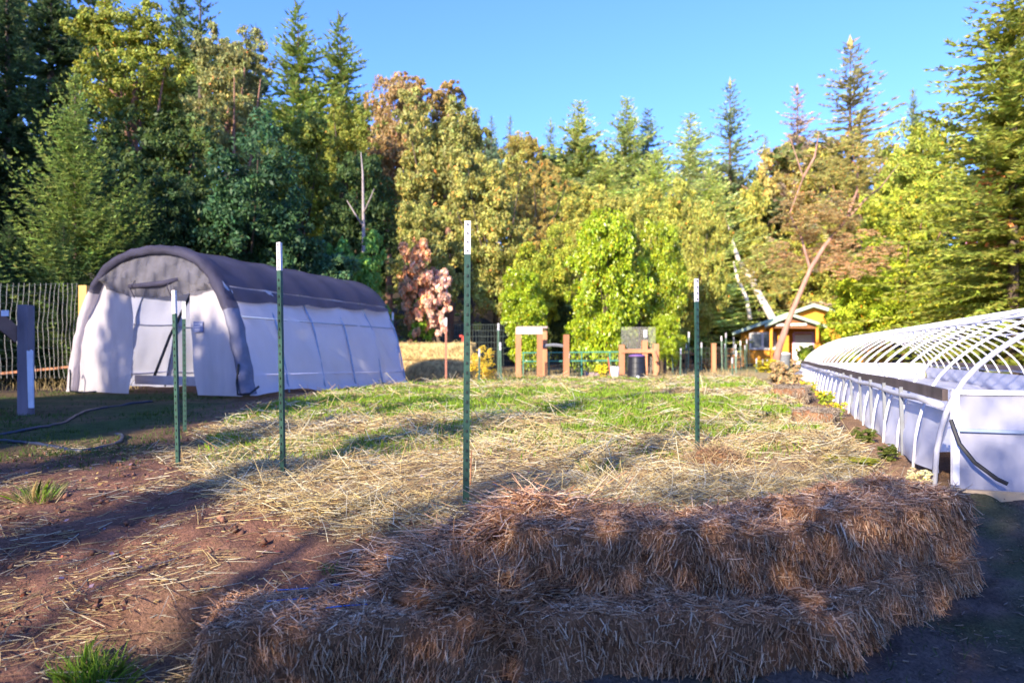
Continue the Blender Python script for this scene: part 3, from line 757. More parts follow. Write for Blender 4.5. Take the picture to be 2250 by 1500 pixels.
    for sg in (-1, 1):
        i = min(range(n), key=lambda i: abs(zc[i] - 1.25) + (0 if TQ[i, 0] * sg > 0 else 9)); s = TQ[i, 0]
        MB().tube([tp(s + sg * .018, zc[i], .05), tp(s + sg * .018, zc[i], TL - .05)], .012, 6).build('purlin', M_rib, t, True)
        i2 = min(range(n), key=lambda i: abs(zc[i] - .32) + (0 if TQ[i, 0] * sg > 0 else 9))
        MB().tube([tp(TQ[i2, 0] + sg * .01, .32, .05), tp(TQ[i2, 0] + sg * .01, .28, TL - .05)], .012, 6).build('purlin', M_cover, t, True)
    # back panel
    P = [[tp(lerp(TQ[i, 0], -TQ[i, 0], b / 12), zc[i], TL - .03 + .03 * math.sin(b * 1.3 + i * .2)) for b in range(13)] for i in range(0, n // 2 + 1)]
    MB().grid(P).build('back_panel', M_cover, t, True)
    # inner frame seen in the doorway
    mb = MB(); mb.tube([tp(-1.35, .1, 1.2), tp(-.95, 1.0, 1.25), tp(-.35, 2.0, 1.3), tp(-.1, 2.34, 1.3)], .026, 6); mb.build('inner_brace', M_ribdark, t)
    mb = MB(); mb.tube([tp(.15, .1, 2.4), tp(1.15, 1.5, 2.4)], .022, 6); mb.build('inner_brace', M_ribdark, t)
    mb = MB(); mb.tube([tp(-1.2, 1.16, 2.8), tp(1.2, 1.10, 2.8)], .016, 6); mb.build('inner_purlin', M_ribdark, t)
    mb = MB(); mb.bar(tp(-1.0, .20, .55), tp(1.0, .18, .55), .06, .16); mb.build('threshold_board', M_cover2, t)
    # dark tie-down rope and straps at the corners
    mb = MB(); mb.tube([tp(-1.75, .30, -.12), tp(-1.72, .38, -.16), tp(-1.68, .28, -.18), tp(-1.71, .08, -.17), tp(-1.66, .02, -.2), tp(-1.3, .0, -.26), tp(-1.05, .02, -.2)], .014, 6)
    mb.build('tie_strap', M_black, t)
    mb = MB(); mb.tube([tp(1.86, .5, -.08), tp(1.84, .2, -.1), tp(1.88, .02, -.12), tp(2.05, .03, -.04), tp(2.1, .14, .1)], .018, 6)
    mb.build('tie_strap', M_black, t)
tent()

# ------------------------------------------------------------------ hoop house on the right
GW, GL, NRIB = 3.5, 17.3, 25
G0 = Vector((gx(2052, 4.92), 4.92, CZ - .80)) + wV * GW / 2
GQ = prof_pts([(0, 0), (.03, .25), (.11, .54), (.25, .74), (.54, .97), (.9, 1.15), (1.3, 1.27), (1.75, 1.32)], GW / 2, 36)
def gp(s, z, l): return G0 + wV * s + dV * l + Vector((0, 0, z + .13 * l / GL))
def hoop_house():
    t = thing('hoop_house', 'long low hoop greenhouse of bare white ribs with white plastic sides', 'greenhouse', tuple(G0))
    for k in range(NRIB):
        l = GL * k / (NRIB - 1)
        pts = [gp(s, z, l) for s, z in GQ]
        pts[0] = pts[0] - Vector((0, 0, .15)); pts[-1] = pts[-1] - Vector((0, 0, .15))
        MB().tube(pts, .020 if k == 0 else .0125, 7).build('hoop_rib', M_hoopg if k == 0 else M_hoop, t, True)
    MB().tube([gp(0, 1.30, -.02), gp(0, 1.30, GL * .5), gp(0, 1.30, GL + .02)], .02, 6).build('ridge_pole', M_hoop, t)
    for sg in (-1, 1):
        MB().tube([gp(sg * .95, 1.12, 0), gp(sg * .95, 1.12, GL)], .012, 6).build('purlin', M_hoop, t)
        s = sg * (GW / 2 - .085)
        mb = MB(); 
        for k in range(8): mb.bar(gp(s + sg * .015, .53 + .01 * math.sin(k * 2.1), GL * k / 8), gp(s + sg * .015, .53 + .01 * math.sin(k * 2.1 + 2.1), GL * (k + 1) / 8), .035, .085)
        mb.build('hip_board', M_wood_dark, t)  # dark colour carries the shade on the board's top
        MB().tube([gp(s + sg * .045, .455, GL * k / 24) + Vector((0, 0, .012 * math.sin(k * 1.9))) for k in range(25)], .026, 8).build('rolled_curtain', M_ghsheet, t, True)
        P = []
        for a in range(13):
            z = lerp(.40, -.06, a / 12)
            P.append([gp(s - sg * (.03 - .09 * a / 12) + .02 * math.sin(l * 5 + a * .6) * (a / 12) , z + (.05 * float(fbm(np.array([l * .9]), np.array([2.]), 2)[0]) if a == 12 else 0), l) for l in np.linspace(.05, GL, 120)])
        MB().grid(P).build('side_curtain', M_ghsheet, t, True)
    # white ground sheet inside
    P = [[gp(s, .02 + .10 * float(fbm(np.array([s * 1.3 + 4]), np.array([l * .9]), 3)[0]) + .05, l) for s in np.linspace(-GW / 2 + .12, GW / 2 - .12, 17)] for l in np.linspace(.2, GL, 70)]
    MB().grid(P).build('ground_sheet', M_ghsheet, t, True)
    # near end wall
    P = [[gp(s, z, -.03 + .008 * math.sin(s * 3 + z * 4)) for s in np.linspace(-GW / 2 + .10, GW / 2 - .10, 30)] for z in np.linspace(-.14, .545, 12)]
    MB().grid(P).build('end_panel', M_endp, t, True)
    for s_ in (-GW / 2 + .12, -.2):
        mb = MB(); mb.bar(gp(s_, -.1, -.05), gp(s_, .56, -.05), .045, .03); mb.build('end_batten', M_hoop, t)
    mb = MB(); mb.bar(gp(-GW / 2 + .10, .555, -.03), gp(GW / 2 - .10, .555, -.03), .05, .035); mb.build('end_rail', M_hoop, t)
    mb = MB(); mb.bar(gp(-GW / 2 + .11, .29, -.055), gp(GW / 2 - .1, .27, -.055), .02, .022); mb.build('end_rail', M_rib, t)
    mb = MB(); mb.bar(gp(-GW / 2 + .08, -.17, -.07), gp(GW / 2 - .1, -.17, -.07), .05, .09); mb.build('base_board', pmat('pale_base_board', (.42, .31, .20), .8, .3, 4), t)
    P = [[gp(s, z, GL) for s in np.linspace(-GW / 2 + .1, GW / 2 - .1, 6)] for z in (-.05, .5)]
    MB().grid(P).build('end_panel', M_ghsheet, t)
    mb = MB(); mb.tube([gp(-1.66, .36, -.07), gp(-1.62, .2, -.12), gp(-1.54, .08, -.16), gp(-1.42, -.02, -.19), gp(-1.36, -.05, -.2)], .014, 6); mb.build('drip_hose', M_black, t)
    for k in range(6):
        l = 1.2 + .9 * k; mb = MB(); mb.bar(gp(-GW / 2 + .05, -.2, l + .2), gp(-GW / 2 + .03, .52, l + .2), .03, .03); mb.build('side_stake', M_grey, t)
hoop_house()
for k, (s, l, z, lb) in enumerate([(-1.0, 1.1, .32, 'bright green stake'), (-.55, 1.5, .40, 'white'), (.2, 1.9, .36, ''), (.6, 2.6, .34, '')]):
    p = gp(s, z, l)
    dup(pf, (p.x, p.y, p.z - 1.75 + .15), .3 * k, ['white tipped stake inside the hoop house, first from the end wall corner', 'white tipped stake inside the hoop house, second from the end wall corner', 'white tipped stake inside the hoop house, third from the end wall corner', 'white tipped stake inside the hoop house, rearmost of four'][k], 'stakes inside the hoop house')

# ------------------------------------------------------------------ left gate post, fence and hoses
def left_side():
    Y = 9.0; b = at(57, 905, Y); tpz = at(57, 672, Y)
    t = thing('gate_post', 'weathered square timber post with white painted strip and diagonal brace', 'post', (b.x, Y, b.z))
    mb = MB(); mb.box((b.x, Y, (b.z + tpz.z) / 2 - .15), (.135, .135, tpz.z - b.z + .3)); mb.box((b.x, Y, tpz.z + .006), (.13, .13, .012)); mb.build('timber', pmat('grey_blue_timber', (.17, .14, .17), .8, .45, 3, .4, 24, stretch=(1, 1, .2)), t)
    mb = MB(); vs = [at(58.5, 770, 8.9), at(64, 772, 8.9), at(67, 768, 8.9), at(71, 771, 8.9), at(73, 896, 8.9), at(62, 896, 8.9), at(60, 830, 8.9)]
    n = len(vs); v2 = vs + [v + Vector((0, .02, 0)) for v in vs]
    mb.add(v2, [tuple(reversed(range(n))), tuple(range(n, 2 * n))] + [(i, (i + 1) % n, n + (i + 1) % n, n + i) for i in range(n)]); mb.build('white_strip', M_white_paint, t)
    mb = MB(); mb.bar(at(44, 742, 9.0), at(-60, 655, 8.6), .06, .17); mb.build('brace', M_wood_tan and pmat('brown_brace', (.22, .12, .09), .8, .3, 3, .3, 20, stretch=(.3, 1, 1)), t)
    mb = MB(); mb.box(at(11, 688, 8.72), (.095, .01, .075)); mb.build('tag', M_white_paint, t)
    # short dark stump post at the frame edge
    # woven wire fence
    t = thing('wire_fence', 'tall woven wire fence of wavy pale wires left of the tent', 'fence', tuple(at(120, 825, 13)))
    mb = MB(); Yf = 13.0
    for i in range(24):
        px = 168 - 8.5 * i * (1 + .02 * i); yy = Yf - .05 * i
        pts = []
        for k in range(22):
            py = lerp(831, 622 + .02 * i, k / 21); p = at(px + .8 * math.sin(k * 1.05 + i * .7) + 1.1 * math.sin(k * .43 + i * .9) - 5 * math.sin(math.pi * k / 21), py, yy); pts.append(p)
        mb.tube(pts, .0046, 4, 0, False)
    mb.build('upright_wires', M_wire, t)
    mb = MB()
    for k in range(11):
        py = lerp(826, 626, k / 10); mb.tube([at(170 - 34 * q, py + 3 * math.sin(q + k), Yf - .22 * q) for q in range(9)], .0030, 4, 0, False)
    mb.build('line_wires', M_wiredk, t)
    mb = MB(); p = at(182, 627, 13.0); g = hz(p.x, 13); mb.box((p.x, 13.06, (p.z + g) / 2 - .1), (.15, .15, p.z - g + .2)); mb.build('timber_post', M_wood_yel, t)
    mb = MB(); mb.bar(at(-60, 826, 12.3), at(150, 806, 12.9), .03, .045); mb.build('bottom_rail', M_wood_tan, t)
    # hoses
    def hose(pts, label):
        P = []
        for px, py, r in pts:
            y = -r * F / (py - HY); x = gx(px, y); P.append(Vector((x, y, hz(x, y) + .012)))
        Q = []
        for i in range(len(P) - 1):
            a, b_, c, d = P[max(i - 1, 0)], P[i], P[i + 1], P[min(i + 2, len(P) - 1)]
            for k in range(8):
                u = k / 8; q = .5 * ((2 * b_) + (c - a) * u + (2 * a - 5 * b_ + 4 * c - d) * u * u + (3 * b_ - a - 3 * c + d) * u ** 3)
                q.z = hz(q.x, q.y) + .014; Q.append(q)
        Q.append(P[-1])
        tag(MB().tube(Q, .017, 7).build('garden_hose', M_hose, None, True), label, 'hose')
    hose([(-60, 968, -.83), (0, 961, -.83), (80, 950, -.83), (140, 935, -.81), (190, 915, -.80), (260, 904, -.79), (335, 897, -.78)], 'dark hose curving up the shaded lawn towards the tent')
    hose([(-60, 966, -.83), (0, 972, -.83), (90, 981, -.83), (170, 990, -.83), (225, 985, -.83), (262, 974, -.83), (268, 963, -.83), (255, 960, -.83)], 'dark hose ending in a small hook at the straw edge')
left_side()

# ------------------------------------------------------------------ far edge of the bed : gateway, frames, rails, composter
def far_edge():
    def post(mb, px, py, D, w=.16, mi=0, d=None):
        p = at(px, py, D); g = hz(p.x, D); mb.box((p.x, D, (p.z + g) / 2 - .1), (w, d or w, p.z - g + .2), None, mi)
    D = 20.5
    t = thing('timber_gateway', 'tan timber gateway frame with boxed lintel at the far bed edge', 'gateway', tuple(at(1165, 828, D)))
    for px, dd in ((1139, 0), (1186, 0), (1196, .9)):
        mb = MB(); post(mb, px, 728, D + dd, .17); mb.build('post', M_wood_tan if px != 1186 else M_wood_red, t)
    mb = MB(); a = at(1133, 727, D); b = at(1192, 727, D); mb.bar(a, b, .2, .2); mb.bar(at(1139, 719, D + .5), at(1199, 719, D + .9), .25, .06); mb.build('lintel', pmat('pale_lintel', (.52, .38, .32), .7, .2, 3), t)
    mb = MB(); mb.tube([at(lerp(1190, 1242, k / 8), 757 + 3.5 * math.sin(math.pi * k / 8) * -1 + 4, D + .1) for k in range(9)], .05, 6); mb.build('sagging_tube', M_grey, t)
    t = thing('timber_post', 'single red brown timber post right of the tan gateway', 'post', tuple(at(1244, 826, D)))
    mb = MB(); post(mb, 1244, 735, D, .17); mb.build('post', M_wood_red, t)
    # hanging wire net between the gateway and that post
    # green pipe rail fence
    t = thing('pipe_rail_fence', 'low green pipe rail fence behind the timber gateway', 'fence', tuple(at(1270, 828, 22)))
    for py in (774, 793):
        MB().tube([at(1148, py + 1, 22), at(1255, py, 22), at(1362, py - 1, 22)], .024, 6).build('rail', M_green_pipe, t)
    for px in (1150, 1206, 1278, 1340):
        p = at(px, 773, 22); g = hz(p.x, 22); MB().tube([Vector((p.x, 22, g - .1)), p], .02, 6).build('upright', M_green_pipe, t)
    mb = MB()
    for k in range(30):
        px = 1150 + 7.2 * k; p = at(px, 776, 22); mb.tube([Vector((p.x, 22.02, hz(p.x, 22))), Vector((p.x, 22.02, p.z))], .005, 4, 0, False)
    for q in range(5): mb.tube([at(1150, 780 + 10 * q, 22.02), at(1360, 780 + 10 * q, 22.02)], .005, 4, 0, False)
    mb.build('wire_net', M_wiredk, t)
    # mesh frame
    D = 22.0
    t = thing('mesh_frame', 'tan timber frame carrying a tall pale wire mesh panel', 'frame', tuple(at(1402, 828, D)))
    for px, py in ((1366, 757), (1416, 748), (1441, 755)):
        mb = MB(); post(mb, px, py, D, .17); mb.build('post', M_wood_tan, t)
    mb = MB(); mb.bar(at(1366, 771, D - .1), at(1441, 771, D - .1), .06, .12); mb.build('crossbar', M_wood_tan, t)
    mb = MB(); mb.bar(at(1436, 772, D - .15), at(1443, 795, D - .3), .08, .1); mb.build('bracket', M_wood_tan, t)
    mb = MB()
    for k in range(24): px = 1366 + 3.2 * k; mb.tube([at(px, 719, D + .12), at(px, 826, D + .12)], .0045, 4, 0, False)
    for k in range(28): py = 719 + 3.9 * k; mb.tube([at(1366, py, D + .12), at(1439.6, py, D + .12)], .0045, 4, 0, False)
    mb.build('wire_mesh', M_wire, t)
    mb = MB(); mb.box(at(1418, 733, D + .05), (.11, .012, .24)); mb.build('white_tag', M_twhite, t)
    # composter
    D = 19.5; p = at(1399, 830, D); g = hz(p.x, D)
    t = thing('compost_bin', 'black round compost bin, wider at its foot, on the grass', 'compost bin', (p.x, D, g))
    mb = MB(); prof = [(.275, 0), (.272, .05), (.262, .16), (.266, .17), (.255, .30), (.259, .31), (.245, .45), (.249, .46), (.236, .60), (.25, .605), (.25, .64), (.23, .645)]
    mb.lathe(prof, (p.x, D, g - .02), 28); mb.build('drum', M_black, t, False)
    mb = MB(); mb.lathe([(.235, .62), (.22, .66), (.12, .685), (.03, .69)], (p.x, D, g), 24); mb.build('lid', M_purple, t, True)
    mb = MB(); mb.box((p.x - .02, D - .275, g + .05), (.07, .03, .06)); mb.build('hatch', M_white_paint, t)
    # bucket with stick
    D = 21.2; p = at(1351, 826, D); g = hz(p.x, D)
    t = thing('bucket', 'white plastic bucket with a red stick against the pipe rails', 'bucket', (p.x, D, g))
    mb = MB(); mb.lathe([(.11, 0), (.115, .02), (.145, .33), (.152, .335), (.152, .35), (.13, .35)], (p.x, D, g - .01), 20); mb.build('pail', M_bucket, t)
    mb = MB(); mb.tube([(p.x - .12, D, g), (p.x - .2, D + .1, g + .62)], .02, 6); mb.build('stick', M_redpaint, t)
    mb = MB(); q = at(1017, 738, 22.2); mb.bar((q.x, 22.2, hz(q.x, 22.2)), (q.x, 22.2, q.z), .07, .05); mb.box((q.x - .06, 22.2, q.z), (.1, .05, .07))
    tag(mb.build('garden_tool', M_redpaint), 'red tool handle sticking up behind the hay stack by the centre post', 'tool')
    D = 26; mb = MB(); p = at(1568, 755, D); g = hz(p.x, D); mb.box((p.x, D, (p.z + g) / 2 - .1), (.15, .15, p.z - g + .2)); mb.box((p.x, D, p.z), (.17, .17, .03))
    tag(mb.build('timber_post', M_wood_tan), 'short tan timber stub among the white tipped posts', 'post')
    # dark wire fence behind the hay stack
    t = thing('wire_fence', 'dark wire fence behind the hay stack and brown shrub', 'fence', tuple(at(990, 780, 22.8)))
    mb = MB()
    for k in range(44):
        px = 866 + 5.6 * k; p = at(px, 712, 22.8); mb.tube([Vector((p.x, 22.8, hz(p.x, 22.8))), at(px + 2 * math.sin(k), 745, 22.8), p], .006, 4, 0, False)
    for q in range(6): mb.tube([at(862, 713 + 13 * q, 22.8), at(1112, 713 + 13 * q, 22.8)], .006, 4, 0, False)
    mb.build('wire_net', M_wiredk, t)
    mb = MB(); p = at(868, 708, 22.8); mb.bar((p.x, 22.8, hz(p.x, 22.8)), p, .08, .08); mb.build('post', M_wood_dark, t)
    t = thing('wire_fence', 'thin wire fence strung through the white tipped posts', 'fence', tuple(at(1580, 815, 26)))
    mb = MB()
    for q in range(5): mb.tube([at(1445, 762 + 12 * q, 26.5), at(1560, 764 + 12 * q, 26.6), at(1655, 766 + 11 * q, 27)], .006, 4, 0, False)
    for k in range(26): px = 1447 + 8 * k; p = at(px, 764, 26.6); mb.tube([Vector((p.x, 26.6, hz(p.x, 26.6))), p], .005, 4, 0, False)
    mb.build('wire_net', M_wiredk, t)
    # low white sheet by the hoop house
    D = 20.5; mb = MB()
    P = [[at(lerp(1734, 1768, b / 10), lerp(836, 812 + 3 * math.sin(b), a / 4), D + .3 * math.sin(b * .8 + a)) for b in range(11)] for a in range(5)]
    o = MB().grid(P).build('white_sheet', M_ghsheet); tag(o, 'crumpled white plastic sheet by the far hoop house corner', 'sheet')
    md = o.modifiers.new('solid', 'SOLIDIFY'); md.thickness = .02
    # low drying bits : stones at the rail foot
    for k, px in enumerate((1288, 1300, 1311)):
        p = at(px, 820, 21.6); clod('stone', ['leftmost', 'middle', 'rightmost'][k] + ' of three mauve stones at the pipe rail foot', 'stone', (p.x, 21.6, hz(p.x, 21.6) + .08), .10, .08, .11 - .02 * k, 20 + k, pmat('mauve_stone', (.24, .17, .18), .9, .3, 6))
far_edge()

# ------------------------------------------------------------------ cabin
def cabin():
    D = 39.0; gz = hz(gx(1790, D), D)
    t = thing('orange_cabin', 'orange cabin with pale green gabled roof and a small porch', 'cabin', (gx(1797, D), D, gz))
    xl, xr = gx(1668, D), gx(1926, D); ze = at(0, 738, D).z; zr = at(0, 690, D).z; xm = (xl + xr) / 2; dep = 6.
    mb = MB(); vs = []
    for y in (D, D + dep): vs += [Vector((xl, y, gz - .2)), Vector((xr, y, gz - .2)), Vector((xr, y, ze)), Vector((xm, y, zr)), Vector((xl, y, ze))]
    mb.add(vs, [(0, 1, 2, 3, 4), (9, 8, 7, 6, 5), (0, 4, 9, 5), (1, 6, 7, 2)]); mb.build('wall', M_orange, t)
    def slope(mb, x0, z0, x1, z1, y0, y1, th, mi=0):
        mb.add([(x0, y0, z0), (x1, y0, z1), (x1, y1, z1), (x0, y1, z0), (x0, y0, z0 + th), (x1, y0, z1 + th), (x1, y1, z1 + th), (x0, y1, z0 + th)],
               [(0, 3, 2, 1), (4, 5, 6, 7), (0, 1, 5, 4), (1, 2, 6, 5), (2, 3, 7, 6), (3, 0, 4, 7)], mi)
    k = (zr - ze) / (xm - xl)
    mb = MB(); slope(mb, xl - .35, ze - .35 * k + .03, xm, zr + .03, D - .5, D + dep + .3, .17); slope(mb, xm, zr + .03, xr + .35, ze - .35 * k + .03, D - .5, D + dep + .3, .17); rf = mb.build('roof', M_roof, t)
    mb = MB(); mb.bar((xl - .3, D - .45, gz), (xl - .3, D - .45, ze - .2), .08, .08); mb.build('downpipe', M_grey, t)
    mb = MB()
    a = at(1684, 736, D - .03); b = at(1733, 771, D - .03)
    wx0, wx1, wz0, wz1 = a.x, b.x, b.z, a.z
    for (x0, x1, z0, z1) in ((wx0, wx1, wz1 - .1, wz1), (wx0, wx1, wz0, wz0 + .1), (wx0, wx0 + .1, wz0 + .1, wz1 - .1), (wx1 - .1, wx1, wz0 + .1, wz1 - .1), ((wx0 + wx1) / 2 - .06, (wx0 + wx1) / 2 + .06, wz0 + .1, wz1 - .1)):
        mb.box(((x0 + x1) / 2, D - .05, (z0 + z1) / 2), (x1 - x0, .1, z1 - z0))
    w = mb.build('window', M_trim, t)
    MB().box(((wx0 + wx1) / 2, D - .015, (wz0 + wz1) / 2), (wx1 - wx0 - .1, .03, wz1 - wz0 - .1)).build('pane', M_glass, w)
    # porch
    PY = D - 1.7
    ax, az = gx(1788, PY), at(0, 706, PY).z; lx, lz = gx(1741, PY), at(0, 727, PY).z; rx = gx(1848, PY); rz2 = at(0, 730, PY).z
    mb = MB(); slope(mb, lx, lz, ax, az, PY - .3, D, .14); slope(mb, ax, az, rx, rz2, PY - .3, D, .14); mb.build('porch_roof', M_roof, t)
    mb = MB(); mb.add([(lx + .3, PY + .05, lz - .02), (rx - .3, PY + .05, rz2 - .02), (ax, PY + .05, az - .05)], [(0, 1, 2)]); mb.add([(lx + .3, PY + .11, lz - .02), (rx - .3, PY + .11, rz2 - .02), (ax, PY + .11, az - .05)], [(0, 2, 1)]); mb.build('porch_gable', M_wdark, t)
    mb = MB(); mb.bar((gx(1760, PY), PY, at(0, 722, PY).z), (gx(1814, PY), PY, at(0, 722, PY).z), .1, .11); mb.build('porch_beam', M_trim, t)
    for px in (1752, 1832):
        mb = MB(); mb.bar((gx(px, PY), PY + .1, hz(gx(px, PY), PY) - .1), (gx(px, PY), PY + .1, at(0, 728, PY).z), .13, .13); mb.build('porch_post', M_orange, t)
    mb = MB()
    dx0, dx1, dz = gx(1763, D), gx(1796, D), at(0, 738, D).z
    mb.box(((dx0 + dx1) / 2, D - .03, dz), (dx1 - dx0, .06, .1)); mb.box((dx0, D - .03, (dz + gz) / 2), (.1, .06, dz - gz)); mb.box((dx1, D - .03, (dz + gz) / 2), (.1, .06, dz - gz)); d = mb.build('door', M_pink, t)
    MB().box(((dx0 + dx1) / 2, D - .02, (dz + gz) / 2 - .05), (dx1 - dx0 - .1, .04, dz - gz - .1)).build('door_leaf', M_trim, d)
    # side porch panel
    mb = MB(); mb.box((gx(1768, PY + .3), PY + .9, (gz + lz) / 2), (.5, .08, lz - gz)); mb.build('porch_panel', M_orange, t)
    t.rotation_euler = (0, 0, R_(-22)); t.scale = (1.18, 1.18, 1.12); t.location.x -= .25
    D2 = 30; p = at(1723, 792, D2); g = hz(p.x, D2)
    t = thing('waste_bin', 'grey bin with white lid in front of the cabin window', 'bin', (p.x, D2, g))
    mb = MB(); mb.lathe([(.2, 0), (.23, .03), (.27, .62), (.28, .64)], (p.x, D2, g), 16); mb.build('barrel', M_grey, t)
    mb = MB(); mb.lathe([(.29, .64), (.29, .68), (.15, .74), (.03, .75)], (p.x, D2, g), 16); mb.build('lid', M_twhite, t)
cabin()
# ------------------------------------------------------------------ vegetation library
def crown_mesh(seed, lobes, n_clump, per, leaf, flat=.75, aspect=.45, rust=.008, csize=.30):
    r = np.random.default_rng(seed)
    lob = np.array(lobes); w = lob[:, 3] ** 2; w = w / w.sum()
    li = r.choice(len(lob), n_clump, p=w)
    d = unit(r.normal(size=(n_clump, 3)) + [0, 0, .25])
    rad = lob[li, 3] * (.70 + .38 * r.random(n_clump))
    cc = lob[li, :3] + d * rad[:, None] * [1, 1, .9]
    cr = lob[li, 3] * csize * (.55 + .9 * r.random(n_clump)) + .02
    cv = .72 + .56 * r.random(n_clump)
    ci = np.repeat(np.arange(n_clump), per); n = len(ci)
    e = unit(r.normal(size=(n, 3)) + d[ci] * .5 + [0, 0, .2]); q = r.random(n) ** .4
    C = cc[ci] + e * (cr[ci] * q)[:, None] * [1, 1, flat]
    nn = unit(e * .5 + np.array([0, 0, .45]) + r.normal(size=(n, 3)) * .55)
    U = unit(np.cross(nn, r.normal(size=(n, 3)))); W = np.cross(nn, U)
    s = leaf * (.55 + .9 * r.random((n, 1)))
    col = (cv[ci] * (.7 + .6 * r.random(n)))[:, None] * (1 + r.normal(0, .10, (n, 3)) * [1, .5, .8])
    ru = r.random(n) < rust; col[ru] = col[ru] * [2.2, .75, .7]
    yl = r.random(n) < .12; col[yl] = col[yl] * [1.5, 1.25, 1.0]
    me = rhombs('crown', C, U * s, W * s * aspect, np.clip(col, .05, 3))
    return me, lob
def rl(seed, n, spread, rr, zr=(-.8, .8), bias=0.):
    r = np.random.default_rng(seed); out = []
    for i in range(n):
        z = r.uniform(*zr); k = math.sqrt(max(.05, 1 - (z * .95) ** 2)) * spread
        a = r.uniform(0, 6.28); q = math.sqrt(r.random()) * k
        out.append((q * math.cos(a), q * math.sin(a), z, r.uniform(*rr)))
    return out
LIB = {}
def lib(key):
    if key in LIB: return LIB[key]
    if key == 'dome': v = crown_mesh(1, [(0, 0, -.25, .62)] + rl(2, 15, .62, (.26, .44), (-.75, .62)), 330, 95, .030)
    elif key == 'dome2': v = crown_mesh(21, [(0, .1, -.2, .55)] + rl(22, 17, .68, (.22, .42), (-.8, .66)), 330, 95, .030)
    elif key == 'oak': v = crown_mesh(3, [(0, 0, -.1, .5)] + rl(4, 20, .72, (.18, .36), (-.85, .72)), 420, 80, .026, flat=.6)
    elif key == 'oak2': v = crown_mesh(5, [(.05, 0, -.15, .45)] + rl(6, 22, .75, (.16, .34), (-.85, .78)), 420, 80, .026, flat=.6)
    elif key == 'airy': v = crown_mesh(7, rl(8, 34, .85, (.12, .27), (-.8, .84)), 480, 66, .018, flat=.5, rust=.03)
    elif key == 'umbrella': v = crown_mesh(9, rl(10, 9, .85, (.16, .30), (.35, .75)) + rl(12, 4, .4, (.14, .2), (-.2, .4)), 150, 95, .030, flat=.45)
    elif key == 'bush': v = crown_mesh(13, [(0, 0, -.3, .6)] + rl(14, 16, .66, (.24, .42), (-.8, .62)), 300, 62, .050, aspect=.5, flat=.85, rust=.006, csize=.34)
    elif key == 'bush2': v = crown_mesh(15, [(0, 0, -.3, .55)] + rl(16, 16, .7, (.22, .40), (-.8, .66)), 300, 62, .050, aspect=.5, flat=.85, rust=.006, csize=.34)
    elif key == 'shrub': v = crown_mesh(17, rl(18, 14, .7, (.2, .36), (-.8, .7)), 150, 60, .060, aspect=.6, rust=.0)
    elif key == 'lump': v = crown_mesh(19, [(0, 0, 0, .6)] + rl(20, 12, .6, (.3, .5), (-.6, .6)), 200, 60, .05)
    elif key == 'hedge': v = crown_mesh(41, [(0, 0, -.1, .72)] + rl(42, 16, .7, (.28, .46), (-.9, .68)), 900, 7, .034, csize=.8)
    elif key == 'hedge2': v = crown_mesh(47, [(0, 0, -.1, .72)] + rl(48, 18, .7, (.28, .46), (-.9, .68)), 900, 34, .042, csize=.5)
    elif key == 'round': v = crown_mesh(43, [(0, 0, -.1, .6)] + rl(44, 22, .66, (.24, .40), (-.75, .66)), 560, 84, .026, aspect=.5, flat=.8, csize=.30)
    elif key == 'round2': v = crown_mesh(45, [(0, 0, -.1, .55)] + rl(46, 22, .7, (.22, .40), (-.75, .68)), 560, 84, .026, aspect=.5, flat=.8, csize=.30)
    LIB[key] = v; return v
def conifer_mesh(seed, h=12., R=4.0, gap=.30, nb=9, up0=-.2, up1=.55, droop=.24, upt=.20, sl=.36, sw=.10, cb=.04, skip=.06, shape=.9, ds=.125):
    r = np.random.default_rng(seed); Cs = []; Us = []; cs = []
    z = cb * h
    while z < h * .992:
        t = z / h
        for b in range(nb):
            if r.random() < skip: continue
            Lb = (R * (1 - t) ** shape + .10) * r.uniform(.42, 1.15)
            dr_ = droop * r.uniform(.5, 1.6)
            a = r.uniform(0, 6.283); e = lerp(up0, up1, t) + r.normal(0, .08)
            n = max(2, int(Lb / ds)); s = (np.arange(n) + r.random(n)) / n
            dh = np.array([math.cos(a), math.sin(a), 0]); pz = np.array([-math.sin(a), math.cos(a), 0])
            zz = z + r.uniform(-.15, .15)
            pos = dh * (s * Lb * math.cos(e))[:, None]; pos[:, 2] = zz + s * Lb * math.sin(e) - dr_ * Lb * s ** 2 + upt * Lb * s ** 3
            tz = math.sin(e) - 2 * dr_ * s + 3 * upt * s ** 2
            tan = unit(dh[None] * math.cos(e) + np.array([0, 0, 1.]) * tz[:, None])
            bc = r.uniform(.7, 1.3)
            for sg in (-1, 1):
                for k in range(3):
                    d = unit(tan * (.55 + .3 * k) + pz * sg * (.9 - .3 * k) + r.normal(0, .22, (n, 3)) + [0, 0, -.12 + .2 * t])
                    ll = sl * (1.05 - .5 * s) * r.uniform(.5, 1.1, n) * min(1, .35 + Lb * .5)
                    Cs.append(pos + d * (ll * .5)[:, None]); Us.append(d * (ll * .5)[:, None]); cs.append(np.full(n, bc) * r.uniform(.7, 1.3, n) * (.8 + .4 * s))
            d = tan[-1:]; Cs.append(pos[-1:] + d * sl * .3); Us.append(d * sl * .3); cs.append(np.array([bc * 1.05]))
        z += gap * (1 - .45 * t) * r.uniform(.8, 1.2)
    d = np.array([[0, 0, 1.]]); Cs.append(np.array([[0, 0, h - .15]])); Us.append(d * .35); cs.append(np.array([1.]))
    C = np.concatenate(Cs); U = np.concatenate(Us); c = np.concatenate(cs); n = len(C)
    W = unit(np.cross(U, r.normal(size=(n, 3)))) * np.linalg.norm(U, axis=1, keepdims=True) * (sw / sl) * r.uniform(.7, 1.3, (n, 1))
    col = c[:, None] * (1 + r.normal(0, .09, (n, 3)))
    return rhombs('crown', C, U, W, np.clip(col, .05, 3))
